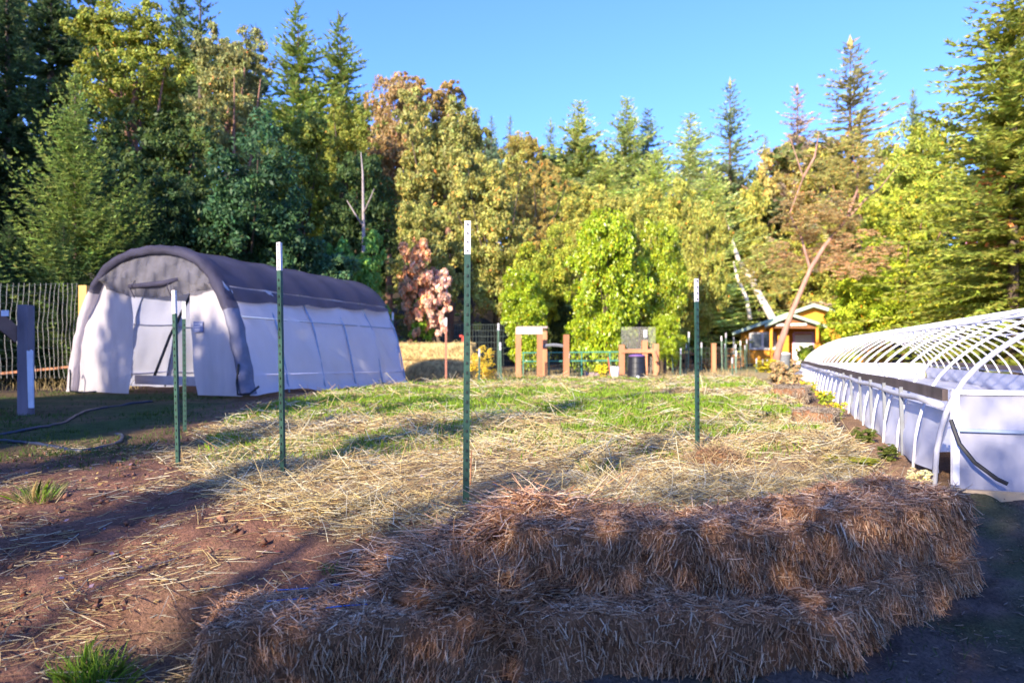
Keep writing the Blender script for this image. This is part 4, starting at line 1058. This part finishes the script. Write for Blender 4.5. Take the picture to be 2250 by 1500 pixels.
CL = {}
def clib(key):
    if key in CL: return CL[key]
    kw = dict(fir=dict(seed=31), fir2=dict(seed=32, droop=.28, R=4.2), thin=dict(seed=33, skip=.15, nb=8, sl=.34, sw=.09), airy=dict(seed=34, skip=.30, nb=7, gap=.40, sl=.36, sw=.09, up0=.05, up1=.6),
              dense=dict(seed=35, nb=9, gap=.3, droop=.12), big=dict(seed=36, nb=11, gap=.26, sl=.30, sw=.08, ds=.12, droop=.28, upt=.24),
              young=dict(seed=37, nb=9, gap=.26, sl=.22, sw=.055, ds=.085, up0=.15, up1=1.0, droop=.02, upt=.55, R=2.7, shape=.8))[key]
    CL[key] = conifer_mesh(**kw); return CL[key]
def inst(name, me, mat, parent, loc, scale, rz, tint):
    o = bpy.data.objects.new(name, me); COL.objects.link(o)
    if not me.materials: me.materials.append(mat)
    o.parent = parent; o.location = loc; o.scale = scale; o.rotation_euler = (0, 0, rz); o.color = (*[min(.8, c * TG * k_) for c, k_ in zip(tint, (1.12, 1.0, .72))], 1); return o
TG = 2.4
def conifer(label, px, top, D, wpx, unit_='fir', tint=(.06, .095, .03), group=None, x=None, h=None, R=None, lean=0., name='fir_tree'):
    X = gx(px, D) if x is None else x
    g = hz(X, D); h = at(px, top, D).z - g if h is None else h; R = wpx / 2 * D / F if R is None else R
    t = thing(name, label, 'tree', (X, D, g - .05), 0, group); t.rotation_euler = (0, lean, 0)
    me = clib(unit_); R0 = {'young': 1.6}.get(unit_, 2.6)
    inst('crown', me, M_needle, t, (0, 0, 0), (R / R0, R / R0, h / 12.), random.uniform(0, 6.28), tint)
    o = Vector(t.location); mb = MB(); r0 = .012 * h + .04
    mb.tube([o + Vector((0, 0, -.3)), o + Vector((.02, 0, h * .4)), o + Vector((0, .02, h * .75)), o + Vector((0, 0, h * .985))], [r0, r0 * .7, r0 * .35, .012], 7)
    mb.build('trunk', M_bark, t, True); return t
def broad(label, px, y0, y1, D, wpx, unit_, tint, bark=None, group=None, lean=0., gloss=False, cat='tree', name='broadleaf_tree', dy=.9, trunk=True, x=None, zz=None, R=None, limbs=6, rot=None):
    X = gx(px, D) if x is None else x
    g = hz(X - lean, D)
    z1, z0 = (at(px, y0, D).z, at(px, y1, D).z) if zz is None else zz
    R = wpx / 2 * D / F if R is None else R
    zc = (z0 + z1) / 2; rz = (z1 - z0) / 2
    t = thing(name, label, cat, (X - lean, D, g - .05), 0, group)
    me, lob = lib(unit_); rot = random.uniform(0, 6.28) if rot is None else rot
    k = 1.02
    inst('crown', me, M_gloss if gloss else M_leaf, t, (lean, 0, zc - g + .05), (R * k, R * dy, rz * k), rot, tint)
    if not trunk: return t
    o = Vector(t.location); mb = MB(); hh = zc - g
    top = o + Vector((lean, 0, hh)); r0 = .016 * hh + .05
    P = [o + Vector((0, 0, -.3)), o + Vector((lean * .35 + .05 * hh * .3, 0, hh * .45)), o + Vector((lean * .8 - .03 * hh, .03 * hh, hh * .85)), top]
    mb.tube(P, [r0, r0 * .8, r0 * .6, r0 * .4], 7)
    idx = sorted(range(len(lob)), key=lambda i: -lob[i][2])[:limbs * 2:2]
    for i in idx:
        c = lob[i]; q = Vector((c[0] * R * math.cos(rot) - c[1] * R * math.sin(rot), (c[0] * math.sin(rot) + c[1] * math.cos(rot)) * R * dy, c[2] * rz * 1.05))
        e = top + q; st = P[1].lerp(P[3], random.uniform(.2, .9)); m = st.lerp(e, .5) + Vector((0, 0, -.06 * hh)) + q * .12
        mb.tube([st, m, e], [r0 * .35, r0 * .22, .015], 5, 0, False)
    mb.build('trunk', bark or M_bark, t, True); return t

DKG = (.040, .070, .022); TEAL = (.040, .105, .070); FIRL = (.085, .120, .028); FIRB = (.055, .085, .045); LIME = (.120, .175, .012)
OLV = (.150, .150, .045); KHK = (.125, .138, .054); PNK = (.34, .20, .14); RUST = (.46, .20, .12); PALE = (.15, .185, .075); YEL = (.22, .19, .035)

# left forest edge; dark trees have shade put into their tints -------------------------------------------------------------
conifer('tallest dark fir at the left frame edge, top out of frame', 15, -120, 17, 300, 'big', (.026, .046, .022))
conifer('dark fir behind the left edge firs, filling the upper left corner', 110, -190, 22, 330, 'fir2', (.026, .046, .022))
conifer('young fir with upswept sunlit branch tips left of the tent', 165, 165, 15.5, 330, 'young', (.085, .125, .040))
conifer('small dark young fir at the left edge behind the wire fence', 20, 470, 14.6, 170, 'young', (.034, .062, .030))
conifer('small dark young fir just left of the yellow timber post', 140, 480, 14.8, 190, 'young', (.036, .066, .030))
conifer('slim young fir behind the tent arch with a lit leaning tip', 262, 385, 16.4, 190, 'young', (.045, .080, .035), lean=.10)
broad('tall madrone with sunlit yellow green top in the upper left', 300, 8, 330, 20, 300, 'oak', (.100, .125, .026), M_bark_red, name='madrone_tree')
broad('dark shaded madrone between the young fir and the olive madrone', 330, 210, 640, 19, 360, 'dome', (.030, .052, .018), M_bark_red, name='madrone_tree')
broad('pale olive madrone with a pink trunk, upper left of the twin firs', 505, 62, 400, 24, 230, 'oak2', (.110, .125, .060), M_bark_red, name='madrone_tree')
conifer('dark pine at the top frame edge left of the blue sky', 440, -60, 30, 300, 'airy', (.050, .075, .035))
conifer('second dark fir at the top frame edge behind the madrone', 395, -90, 34, 220, 'fir', (.045, .070, .035))
conifer('slender bluish fir left of the twin bright firs', 562, 58, 40, 260, 'thin', (.050, .075, .055))
conifer('left one of the twin bright green firs against the sky', 655, 16, 34, 400, 'dense', (.105, .145, .042))
conifer('right one of the twin bright green firs against the sky', 748, 42, 35, 390, 'dense', (.100, .140, .045))
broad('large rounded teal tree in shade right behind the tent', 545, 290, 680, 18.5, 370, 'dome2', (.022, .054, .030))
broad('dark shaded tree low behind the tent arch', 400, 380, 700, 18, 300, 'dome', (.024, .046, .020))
broad('yellow green tree below the twin firs, partly sunlit', 660, 250, 560, 27, 230, 'oak', (.085, .115, .028))
broad('dark green tree behind the grey snag', 790, 330, 620, 26, 210, 'dome', (.030, .056, .022))
broad('sunlit green crown right of the twin firs above the snag', 760, 230, 430, 30, 170, 'oak2', (.105, .130, .030))
broad('teal bush low behind the far end of the tent', 700, 520, 720, 19.5, 190, 'bush', (.034, .075, .045), cat='bush', name='leafy_bush')
broad('bright leafy bush at the far tent end below the snag', 795, 505, 760, 20.5, 150, 'bush2', (.070, .150, .040), cat='bush', name='leafy_bush')
# centre -----------------------------------------------------------------------------
broad('rust tinged madrone left of the big olive tree, against the sky', 850, 160, 520, 33, 190, 'oak', (.140, .110, .062), M_bark_red, name='madrone_tree')
broad('flat topped madrone tuft standing highest above the olive tree', 905, 158, 330, 35, 120, 'umbrella', (.15, .12, .055), M_bark_red, name='madrone_tree')
broad('flat topped madrone leaning right above the olive tree', 985, 172, 400, 34.5, 130, 'umbrella', (.145, .12, .058), M_bark_red, name='madrone_tree')
broad('big khaki olive oak left of the centre post, largest crown', 950, 215, 640, 29, 290, 'oak2', KHK)
broad('olive oak crown joined to the right side of the big khaki oak', 1030, 225, 560, 31, 170, 'oak', (.118, .132, .046))
broad('pale yellow olive oak behind the tallest centre post', 1085, 340, 700, 26, 260, 'oak2', (.155, .168, .060))
broad('low olive oak left of the centre post above the brown shrub', 935, 430, 740, 23.5, 220, 'oak', (.120, .136, .050))
broad('golden brown oak below two small far firs', 1130, 292, 520, 38, 160, 'oak', (.135, .130, .045))
broad('brown green oak right of the golden brown oak', 1185, 345, 640, 34, 170, 'airy', (.17, .15, .055))
broad('autumn brown shrub with pink lit side right of the tent', 918, 518, 735, 22.2, 135, 'shrub', (.34, .20, .15), cat='shrub', name='autumn_shrub')
broad('pinkish autumn shrub right of the autumn brown one, lower', 962, 585, 735, 22, 110, 'shrub', (.36, .23, .25), cat='shrub', name='autumn_shrub')
broad('light green low shrub under the autumn brown shrub', 925, 655, 790, 22.4, 95, 'shrub', (.130, .230, .035), cat='shrub', name='leafy_shrub', gloss=True)
broad('lime green bush above the timber gateway', 1150, 580, 800, 23.5, 140, 'round2', LIME, cat='bush', name='leafy_bush', gloss=True)
broad('yellow green tree between the centre post and the lime tree', 1195, 488, 730, 26, 160, 'dome2', (.140, .175, .028))
broad('tall glossy lime green tree in the centre right background', 1332, 465, 850, 24, 215, 'round', LIME, gloss=True, limbs=5)
broad('second glossy lime tree right of the tallest lime tree', 1455, 470, 790, 25.5, 145, 'round2', (.120, .165, .014), gloss=True)
broad('low lime shrub right of the wire mesh frame', 1460, 690, 790, 23, 80, 'round', LIME, cat='shrub', name='leafy_shrub', gloss=True)
broad('shrub tinted dark as the shaded gap between gateway and lime tree', 1235, 640, 800, 27, 110, 'dome', (.035, .055, .022), cat='shrub', name='shade_gap_shrub')  # dark tint stands for the shaded gap between the crowns
broad('golden weedy clump arching beside the short teal post', 1058, 758, 832, 17.6, 80, 'airy', (.30, .27, .05), cat='weed', name='arching_weed', trunk=False)
# far fir row ----------------------------------------------------------------------------
for lb, px, top, D, w, u, tn in [
    ('left one of two tiny far firs right of the big oak', 1080, 256, 58, 70, 'thin', (.07, .10, .085)), ('right one of two tiny far firs right of the big oak', 1121, 256, 58, 60, 'thin', (.07, .10, .085)),
    ('small narrow fir left of the first tall centre fir', 1210, 262, 52, 80, 'thin', (.075, .10, .07)), ('tall pale fir first right of the golden brown oak', 1272, 222, 46, 175, 'dense', (.120, .140, .055)),
    ('tall pointed fir at the sky centre, left of its dark neighbour', 1376, 215, 47, 165, 'dense', (.105, .130, .058)), ('dark fir leaning on the tall pointed fir', 1424, 240, 50, 130, 'fir', (.055, .080, .065)),
    ('pale sage fir left of the ragged dark fir', 1517, 250, 47, 175, 'fir2', (.130, .155, .085)), ('ragged dark fir with open branches, centre right', 1604, 175, 46, 160, 'airy', (.075, .095, .070)),
    ('thin purplish fir left of the tallest ragged fir', 1752, 190, 45, 170, 'airy', (.130, .105, .105)), ('tallest ragged fir behind the pink trunked madrone', 1868, 85, 43, 250, 'airy', (.110, .105, .060)),
    ('lone small far fir tip right of the tallest ragged fir', 2006, 198, 52, 90, 'fir', (.065, .09, .07)), ('tiny far fir tip between the ragged firs', 1682, 300, 56, 70, 'thin', (.09, .11, .09)),
    ('short sage fir below the tall pointed fir', 1440, 330, 40, 190, 'dense', (.135, .160, .065)), ('short sage fir above the lime tree', 1330, 340, 40, 190, 'fir2', (.125, .145, .060)),
    ('short pale fir right of the sage firs', 1560, 370, 41, 190, 'dense', (.140, .165, .075))]:
    conifer(lb, px, top, D + 7, w * 1.75, u, [q * w_ for q, w_ in zip(tn, (1.55, 1.6, 1.5))])
# right -------------------------------------------------------------------------------------
broad('yellow olive tree left of the white leaning trunk', 1530, 440, 800, 31, 165, 'oak', (.130, .148, .040))
broad('sage green crown right of the white leaning trunk', 1650, 380, 700, 54, 220, 'dome2', (.165, .185, .060))
broad('leafy tree behind the cabin roof ridge', 1780, 500, 760, 50, 200, 'oak2', (.150, .170, .040))
broad('pinkish airy madrone crown left of the leaning pink trunk', 1720, 300, 620, 53, 210, 'airy', (.155, .160, .07), M_bark_red, name='madrone_tree')
broad('pinkish airy madrone crown right of the leaning pink trunk', 1900, 275, 590, 47.5, 190, 'airy', (.145, .160, .06), M_bark_red, name='madrone_tree')
broad('rounded green tree on the skyline left of the huge right fir', 2010, 245, 560, 34, 230, 'dome', (.130, .165, .032))
broad('green yellow tree on the right below the skyline', 1985, 400, 760, 31, 280, 'oak2', (.150, .185, .030), M_bark_red)
broad('bright green understory tree behind the hoop house middle', 1900, 520, 790, 29, 230, 'dome2', (.160, .215, .022))
broad('bright green understory tree behind the hoop house, further right', 2075, 540, 790, 27, 250, 'oak', (.150, .190, .025))
broad('understory tree at the right frame edge behind the hoop house', 2225, 520, 800, 25, 240, 'dome', (.115, .150, .024))
broad('reddish madrone crown at the right frame edge', 2205, 350, 600, 24, 190, 'airy', (.40, .165, .075), M_bark_red, name='madrone_tree')
conifer('huge sunlit fir cut by the upper right corner', 2225, -150, 23, 520, 'big', (.125, .150, .036))
conifer('dark fir behind the huge fir at the right edge', 2330, -60, 30, 330, 'fir2', (.060, .080, .03))
for lb, px, y0, y1, D, w, u, tn in [
    ('olive green leafy tree directly behind the white leaning trunk', 1665, 400, 745, 49.5, 165, 'oak', (.165, .180, .050)),
    ('olive yellow tree below the ragged dark fir, right of the sage firs', 1610, 360, 700, 56, 210, 'oak', (.170, .175, .055)), ('pale olive tree on the skyline below the purplish fir', 1740, 330, 700, 52, 230, 'oak2', (.185, .170, .070)),
    ('olive tree below the tallest ragged fir', 1860, 340, 700, 51, 240, 'dome2', (.165, .170, .050)), ('green olive tree between the tallest ragged fir and the rounded skyline tree', 1950, 320, 700, 50, 200, 'oak', (.150, .170, .040)),
    ('yellow green tree filling the gap above the second lime tree', 1480, 400, 720, 36, 200, 'oak2', (.165, .185, .050)), ('soft olive tree behind the tall lime tree', 1290, 400, 700, 33, 200, 'oak', (.160, .175, .050)),
    ('yellow olive tree behind the second lime tree, farther back', 1400, 420, 700, 37, 200, 'dome', (.165, .185, .055))]:
    broad(lb, px, y0, y1, D, w, u, tn)
broad('small orange leaved tree by the cabin porch', 1856, 672, 760, 36, 70, 'shrub', (.60, .25, .02), cat='tree', name='autumn_tree')
broad('round green shrub right of the cabin door', 1778, 752, 815, 33, 60, 'bush', (.13, .19, .03), cat='shrub', name='leafy_shrub')
broad('brown leafless brush behind the white tipped posts', 1480, 752, 826, 28, 110, 'airy', (.22, .14, .10), cat='brush', name='dry_brush', trunk=False)
broad('brown leafless brush left of the cabin', 1590, 760, 822, 31, 120, 'airy', (.24, .16, .10), cat='brush', name='dry_brush', trunk=False)
broad('yellow green weeds before the cabin bins', 1690, 788, 826, 26, 90, 'shrub', (.25, .25, .04), cat='weed', name='tall_weed', trunk=False)

def bigtrunk(name, label, cat, parts):
    b = parts[0][1][0]; t = thing(name, label, cat, b)
    for pn, pts, rr, mat in parts:
        mb = MB(); mb.tube(pts, rr, 8); mb.build(pn, mat, t, True)
    return t
Dp = 26.5
pts = [at(1698, 806, Dp), at(1712, 762, Dp), at(1738, 690, Dp), at(1780, 592, Dp), at(1812, 540, Dp), at(1860, 482, Dp), at(1883, 420, Dp), at(1886, 350, Dp + .5), at(1905, 300, Dp + 1)]
pts[0].z = hz(pts[0].x, Dp) - .2
t = bigtrunk('leaning_madrone', 'leaning pink barked madrone trunk crossing before the orange cabin', 'tree', [('trunk', pts, [.17, .14, .105, .09, .08, .065, .045, .03, .012], M_bark_pale),
    ('branch', [at(1780, 592, Dp), at(1760, 520, Dp + .6), at(1735, 470, Dp + 1), at(1765, 390, Dp + 1.4), at(1735, 300, Dp + 1.5)], [.06, .045, .035, .028, .01], M_bark_pale),
    ('branch', [at(1860, 482, Dp), at(1910, 430, Dp + .4), at(1935, 412, Dp + .6), at(1975, 360, Dp + .9)], [.05, .04, .03, .01], M_bark_pale),
    ('branch', [at(1765, 390, Dp + 1.4), at(1790, 345, Dp + 1.5), at(1800, 290, Dp + 1.6)], [.06, .045, .015], M_bark_pale)])
me, lob = lib('airy')
for (px, py, w, h) in ((1800, 470, 190, 110), (1745, 560, 120, 80), (1870, 360, 130, 120), (1690, 590, 110, 120), (1880, 560, 120, 110)):
    c = at(px, py, Dp + (1.6 if px in (1745,) else -.1)); inst('crown', me, M_leaf, t, c - Vector(t.location), (w / 2 * Dp / F, 1.6, h / 2 * Dp / F), random.random() * 6, [(.19, .165, .10), (.16, .165, .07), (.21, .165, .12)][px % 3])
Dw = 45.6
p0_ = at(1722, 745, Dw); pg = Vector((at(1740, 800, Dw).x, Dw, 0)); pg.z = hz(pg.x, Dw)
bigtrunk('white_leaning_trunk', 'bleached white leaning trunk with a forked stub left of the cabin', 'tree', [
    ('trunk', [pg, p0_, at(1692, 690, Dw), at(1664, 640, Dw), at(1645, 605, Dw), at(1622, 570, Dw), at(1606, 520, Dw), at(1592, 475, Dw)], [.30, .28, .26, .23, .2, .15, .10, .04], M_bark_white),
    ('branch', [at(1655, 622, Dw), at(1656, 605, Dw), at(1650, 590, Dw)], [.26, .2, .06], M_bark_white),
    ('branch', [at(1648, 702, Dw - .3), at(1640, 655, Dw - .2), at(1620, 610, Dw), at(1612, 575, Dw)], [.15, .13, .11, .05], M_bark_white)])
Ds = 21.5; b = at(799, 640, Ds); b.z = hz(b.x, Ds)
bigtrunk('dead_snag', 'thin grey dead snag standing before the dark trees', 'tree', [
    ('trunk', [b, at(799, 520, Ds), at(798, 440, Ds), at(797, 380, Ds), at(793, 335, Ds)], [.065, .055, .042, .03, .012], M_snag),
    ('branch', [at(799, 500, Ds), at(780, 470, Ds - .2), at(762, 440, Ds - .3)], [.03, .025, .01], M_snag),
    ('branch', [at(798, 470, Ds), at(812, 440, Ds - .2), at(822, 415, Ds - .3)], [.025, .02, .008], M_snag)])
conifer('dark fir past the left frame edge beyond the wire fence', 0, 0, 18, 0, 'fir2', (.028, .05, .024), x=-17.5, h=13., R=3.4, group='firs past the left frame edge')
conifer('dark fir past the left frame edge beyond the wire fence', 0, 0, 13, 0, 'fir', (.028, .05, .024), x=-14.6, h=11., R=3.0, group='firs past the left frame edge')
# far wooded slope as one mass
def far_wood():
    r = np.random.default_rng(77); lobs = []
    for i in range(230):
        px = -500 + 3300 * r.random(); Y = 52 + 22 * r.random()
        prof = np.interp(px, [-500, 300, 700, 1000, 1200, 1650, 2000, 2800], [-150, 60, 200, 310, 385, 370, 330, 150])
        py = prof + 30 + (780 - prof) * r.random()
        p = at(px, py, Y); lobs.append((p.x, p.y, p.z, 2.0 + 1.6 * r.random()))
    me, _ = crown_mesh(78, lobs, 4200, 60, .34, csize=.34)
    o = bpy.data.objects.new('far_forest', me); COL.objects.link(o); me.materials.append(M_leaf); o.color = (.085, .115, .035, 1)
    o['kind'] = 'stuff'; o['label'] = 'far wooded slope behind the tree line'
far_wood()
# small plants along the hoop house ---------------------------------------------------------------
def flower(label, px, py, r, w, h, tint, fl=True, name='flower_plant', cat='plant'):
    D = -r * F / (py - HY); x = gx(px, D); g = hz(x, D)
    t = thing(name, label, cat, (x, D, g))
    me, _ = lib('shrub'); inst('foliage', me, M_leaf, t, (0, 0, h * .45), (w, w * .8, h * .55), random.random() * 6, tint)
    if fl:
        n = 46; a = 6.28 * rng.random(n); q = w * .85 * np.sqrt(rng.random(n))
        C = np.stack([q * np.cos(a), q * np.sin(a) * .8, h * (.55 + .45 * rng.random(n))], 1); s = .026
        U = unit(rng.normal(size=(n, 3)) * [1, 1, .5]) * s; W = unit(np.cross(U, rng.normal(size=(n, 3)))) * s
        pal = np.array([[.85, .62, .03], [.85, .42, .02]])
        link('flowers', rhombs('flowers', C, U, W, pal[rng.integers(0, 2, n)]), M_straw, t)['kind'] = 'stuff'
flower('yellow flowering plant against the hoop house, farthest of three', 1776, 862, -.72, .2, .24, (.14, .20, .03))
flower('yellow flowering plant against the hoop house, middle of three', 1812, 885, -.74, .18, .2, (.13, .19, .03))
flower('orange yellow flowering plant nearest on the sunny path', 1838, 912, -.76, .17, .2, (.13, .19, .03))
flower('dark green weeds at the hoop house foot, farther clump', 1900, 958, -.80, .18, .15, (.06, .085, .025), False, 'weed_clump', 'weed')
flower('dark green weeds at the hoop house foot, nearer clump', 1955, 990, -.82, .17, .13, (.06, .085, .025), False, 'weed_clump', 'weed')
flower('silvery grey herb beside the near hoop foot', 2020, 1035, -.82, .13, .16, (.30, .31, .26), False, 'grey_herb', 'plant')
flower('dry grey weed standing on the bed edge beside the crumbling bale', 1722, 868, -.66, .36, .62, (.17, .14, .10), False, 'dry_weed', 'weed')
flower('low green creeping weed where the straw meets the path', 1870, 1030, -.82, .30, .05, (.20, .22, .03), False, 'weed_clump', 'weed')
flower('small yellow plant in front of the green pipe rails', 1320, 826, -.60, .30, .42, (.30, .30, .03), False, 'weed_clump', 'weed')

# ------------------------------------------------------------------ sun, sky, the trees behind the photographer that shade the foreground
AZ, EL = R_(32), R_(22)
tdir = Vector((math.sin(AZ) * math.cos(EL), math.cos(AZ) * math.cos(EL), -math.sin(EL)))
def caster_pos(c, a): return (math.cos(AZ) * c + math.sin(AZ) * a, -math.sin(AZ) * c + math.cos(AZ) * a)
def hedge(label, c, a, top, R, unit_='dome', tint=(.05, .09, .03), z0=None):
    x, y = caster_pos(c, a); g = hz(x, y)
    broad(label, 0, 0, 0, y, 0, unit_, tint, x=x, zz=((top + CZ), g - .2 if z0 is None else z0), R=R, name='hedge_tree', group='trees behind the photographer', limbs=3, rot=1.3 * c)
def slim(label, T, d, R, unit_='fir'):
    x, y, r = T; x2 = x - math.sin(AZ) * d; y2 = y - math.cos(AZ) * d; g = hz(x2, y2)
    conifer(label, 0, 0, y2, 0, unit_, (.05, .08, .03), x=x2, h=(r + CZ) + d * math.tan(EL) - g, R=R, group='trees behind the photographer')
TE = math.tan(EL)
HEDGE = [(-4.4, -6.0, 1.2, 1.0), (-3.4, -6.1, 1.5, 1.0), (-2.7, -6.0, 2.0, 1.0), (-2.0, -6.3, 3.0, 1.0), (-1.5, -6.0, 3.35, 1.1), (-1.0, -6.6, 3.55, 1.2), (-.6, -6.0, 3.4, 1.0), (-.25, -6.6, 3.9, 1.0), (.1, -6.1, 4.3, 1.0), (.55, -6.8, 5.4, 1.1), (1.0, -6.1, 5.6, 1.2), (1.6, -6.0, 5.5, 1.2), (2.2, -6.7, 5.8, 1.4), (3.2, -6.2, 5.6, 1.6), (4.6, -6.6, 5.6, 1.8), (6.4, -6.6, 5.4, 1.9)]
for i, (c, a, top, R) in enumerate(HEDGE): hedge('rounded hedge tree behind the photographer casting the foreground shade', c, a, top, R, 'hedge')
for i, (c, a, top, R) in enumerate([(-8.3, -8, 6.0, 1.3), (-9.8, -9, 7.5, 1.6), (-11.5, -8.5, 7.5, 1.45), (-10.6, -7.5, 6.4, 1.2), (-16.8, -8, 8.4, 2.0), (-19.5, -8, 9.2, 2.2), (-22.5, -7, 9.8, 2.5), (-26, -6, 9.9, 2.8)]):
    hedge('tall dense tree left of the photographer shading the tent front', c, a, top, R, 'hedge2')
for T, d, R in [((-2.35, 4.4, -.88), 12, .22), ((-1.5, 3.75, -.9), 12, .26), ((-2.75, 5.3, -.8), 13, .32), ((-1.9, 4.5, -.82), 12, .26), ((-.5, 4.3, -.8), 13, .45), ((.9, 5.9, -.75), 17, .5), ((2.3, 7.5, -.7), 17, .55), ((-1.6, 8.3, -.7), 18, .6), ((.6, 12.5, -.66), 24, .9), ((3.8, 14., -.66), 25, .9), ((-3.0, 14., -.6), 22, .9)]:
    slim('slim fir behind the photographer casting a long shadow streak', T, d, R)

w = bpy.data.worlds.new('World'); S.world = w; w.use_nodes = True
nt = w.node_tree; nt.nodes.clear()
sky = nt.nodes.new('ShaderNodeTexSky'); sky.sky_type = 'NISHITA'; sky.sun_disc = False
sky.sun_elevation = EL; sky.sun_rotation = math.pi + AZ; sky.altitude = 300; sky.air_density = 1.3; sky.dust_density = 1.0; sky.ozone_density = 3.0
bg = nt.nodes.new('ShaderNodeBackground'); bg.inputs['Strength'].default_value = .15
ow = nt.nodes.new('ShaderNodeOutputWorld'); mxs = nt.nodes.new('ShaderNodeMix'); mxs.data_type = 'RGBA'; mxs.blend_type = 'MULTIPLY'; mxs.inputs[0].default_value = 1; mxs.inputs[7].default_value = (.36, .51, 1.02, 1)
nt.links.new(sky.outputs[0], mxs.inputs[6]); nt.links.new(mxs.outputs[2], bg.inputs[0]); nt.links.new(bg.outputs[0], ow.inputs[0])
sl = bpy.data.lights.new('sun', 'SUN'); sl.energy = 4.0; sl.angle = R_(.55); sl.color = (1, .87, .68)
so = bpy.data.objects.new('sun', sl); COL.objects.link(so); so.rotation_euler = tdir.to_track_quat('-Z', 'Y').to_euler()

cam = bpy.data.cameras.new('camera'); co = bpy.data.objects.new('camera', cam); COL.objects.link(co)
co.location = (0, 0, CZ); co.rotation_euler = (R_(90), 0, 0)
cam.sensor_width = 36; cam.lens = 24; cam.shift_y = 35 / 2250; cam.clip_end = 2000; cam.clip_start = .05
cam.dof.use_dof = True; cam.dof.focus_distance = 4.3; cam.dof.aperture_fstop = 1.8
S.camera = co
S.render.engine = 'CYCLES'
S.view_settings.view_transform = 'Standard'; S.view_settings.look = 'None'; S.view_settings.exposure = 1.72; S.view_settings.gamma = 1
S.cycles.max_bounces = 6; S.cycles.transparent_max_bounces = 12
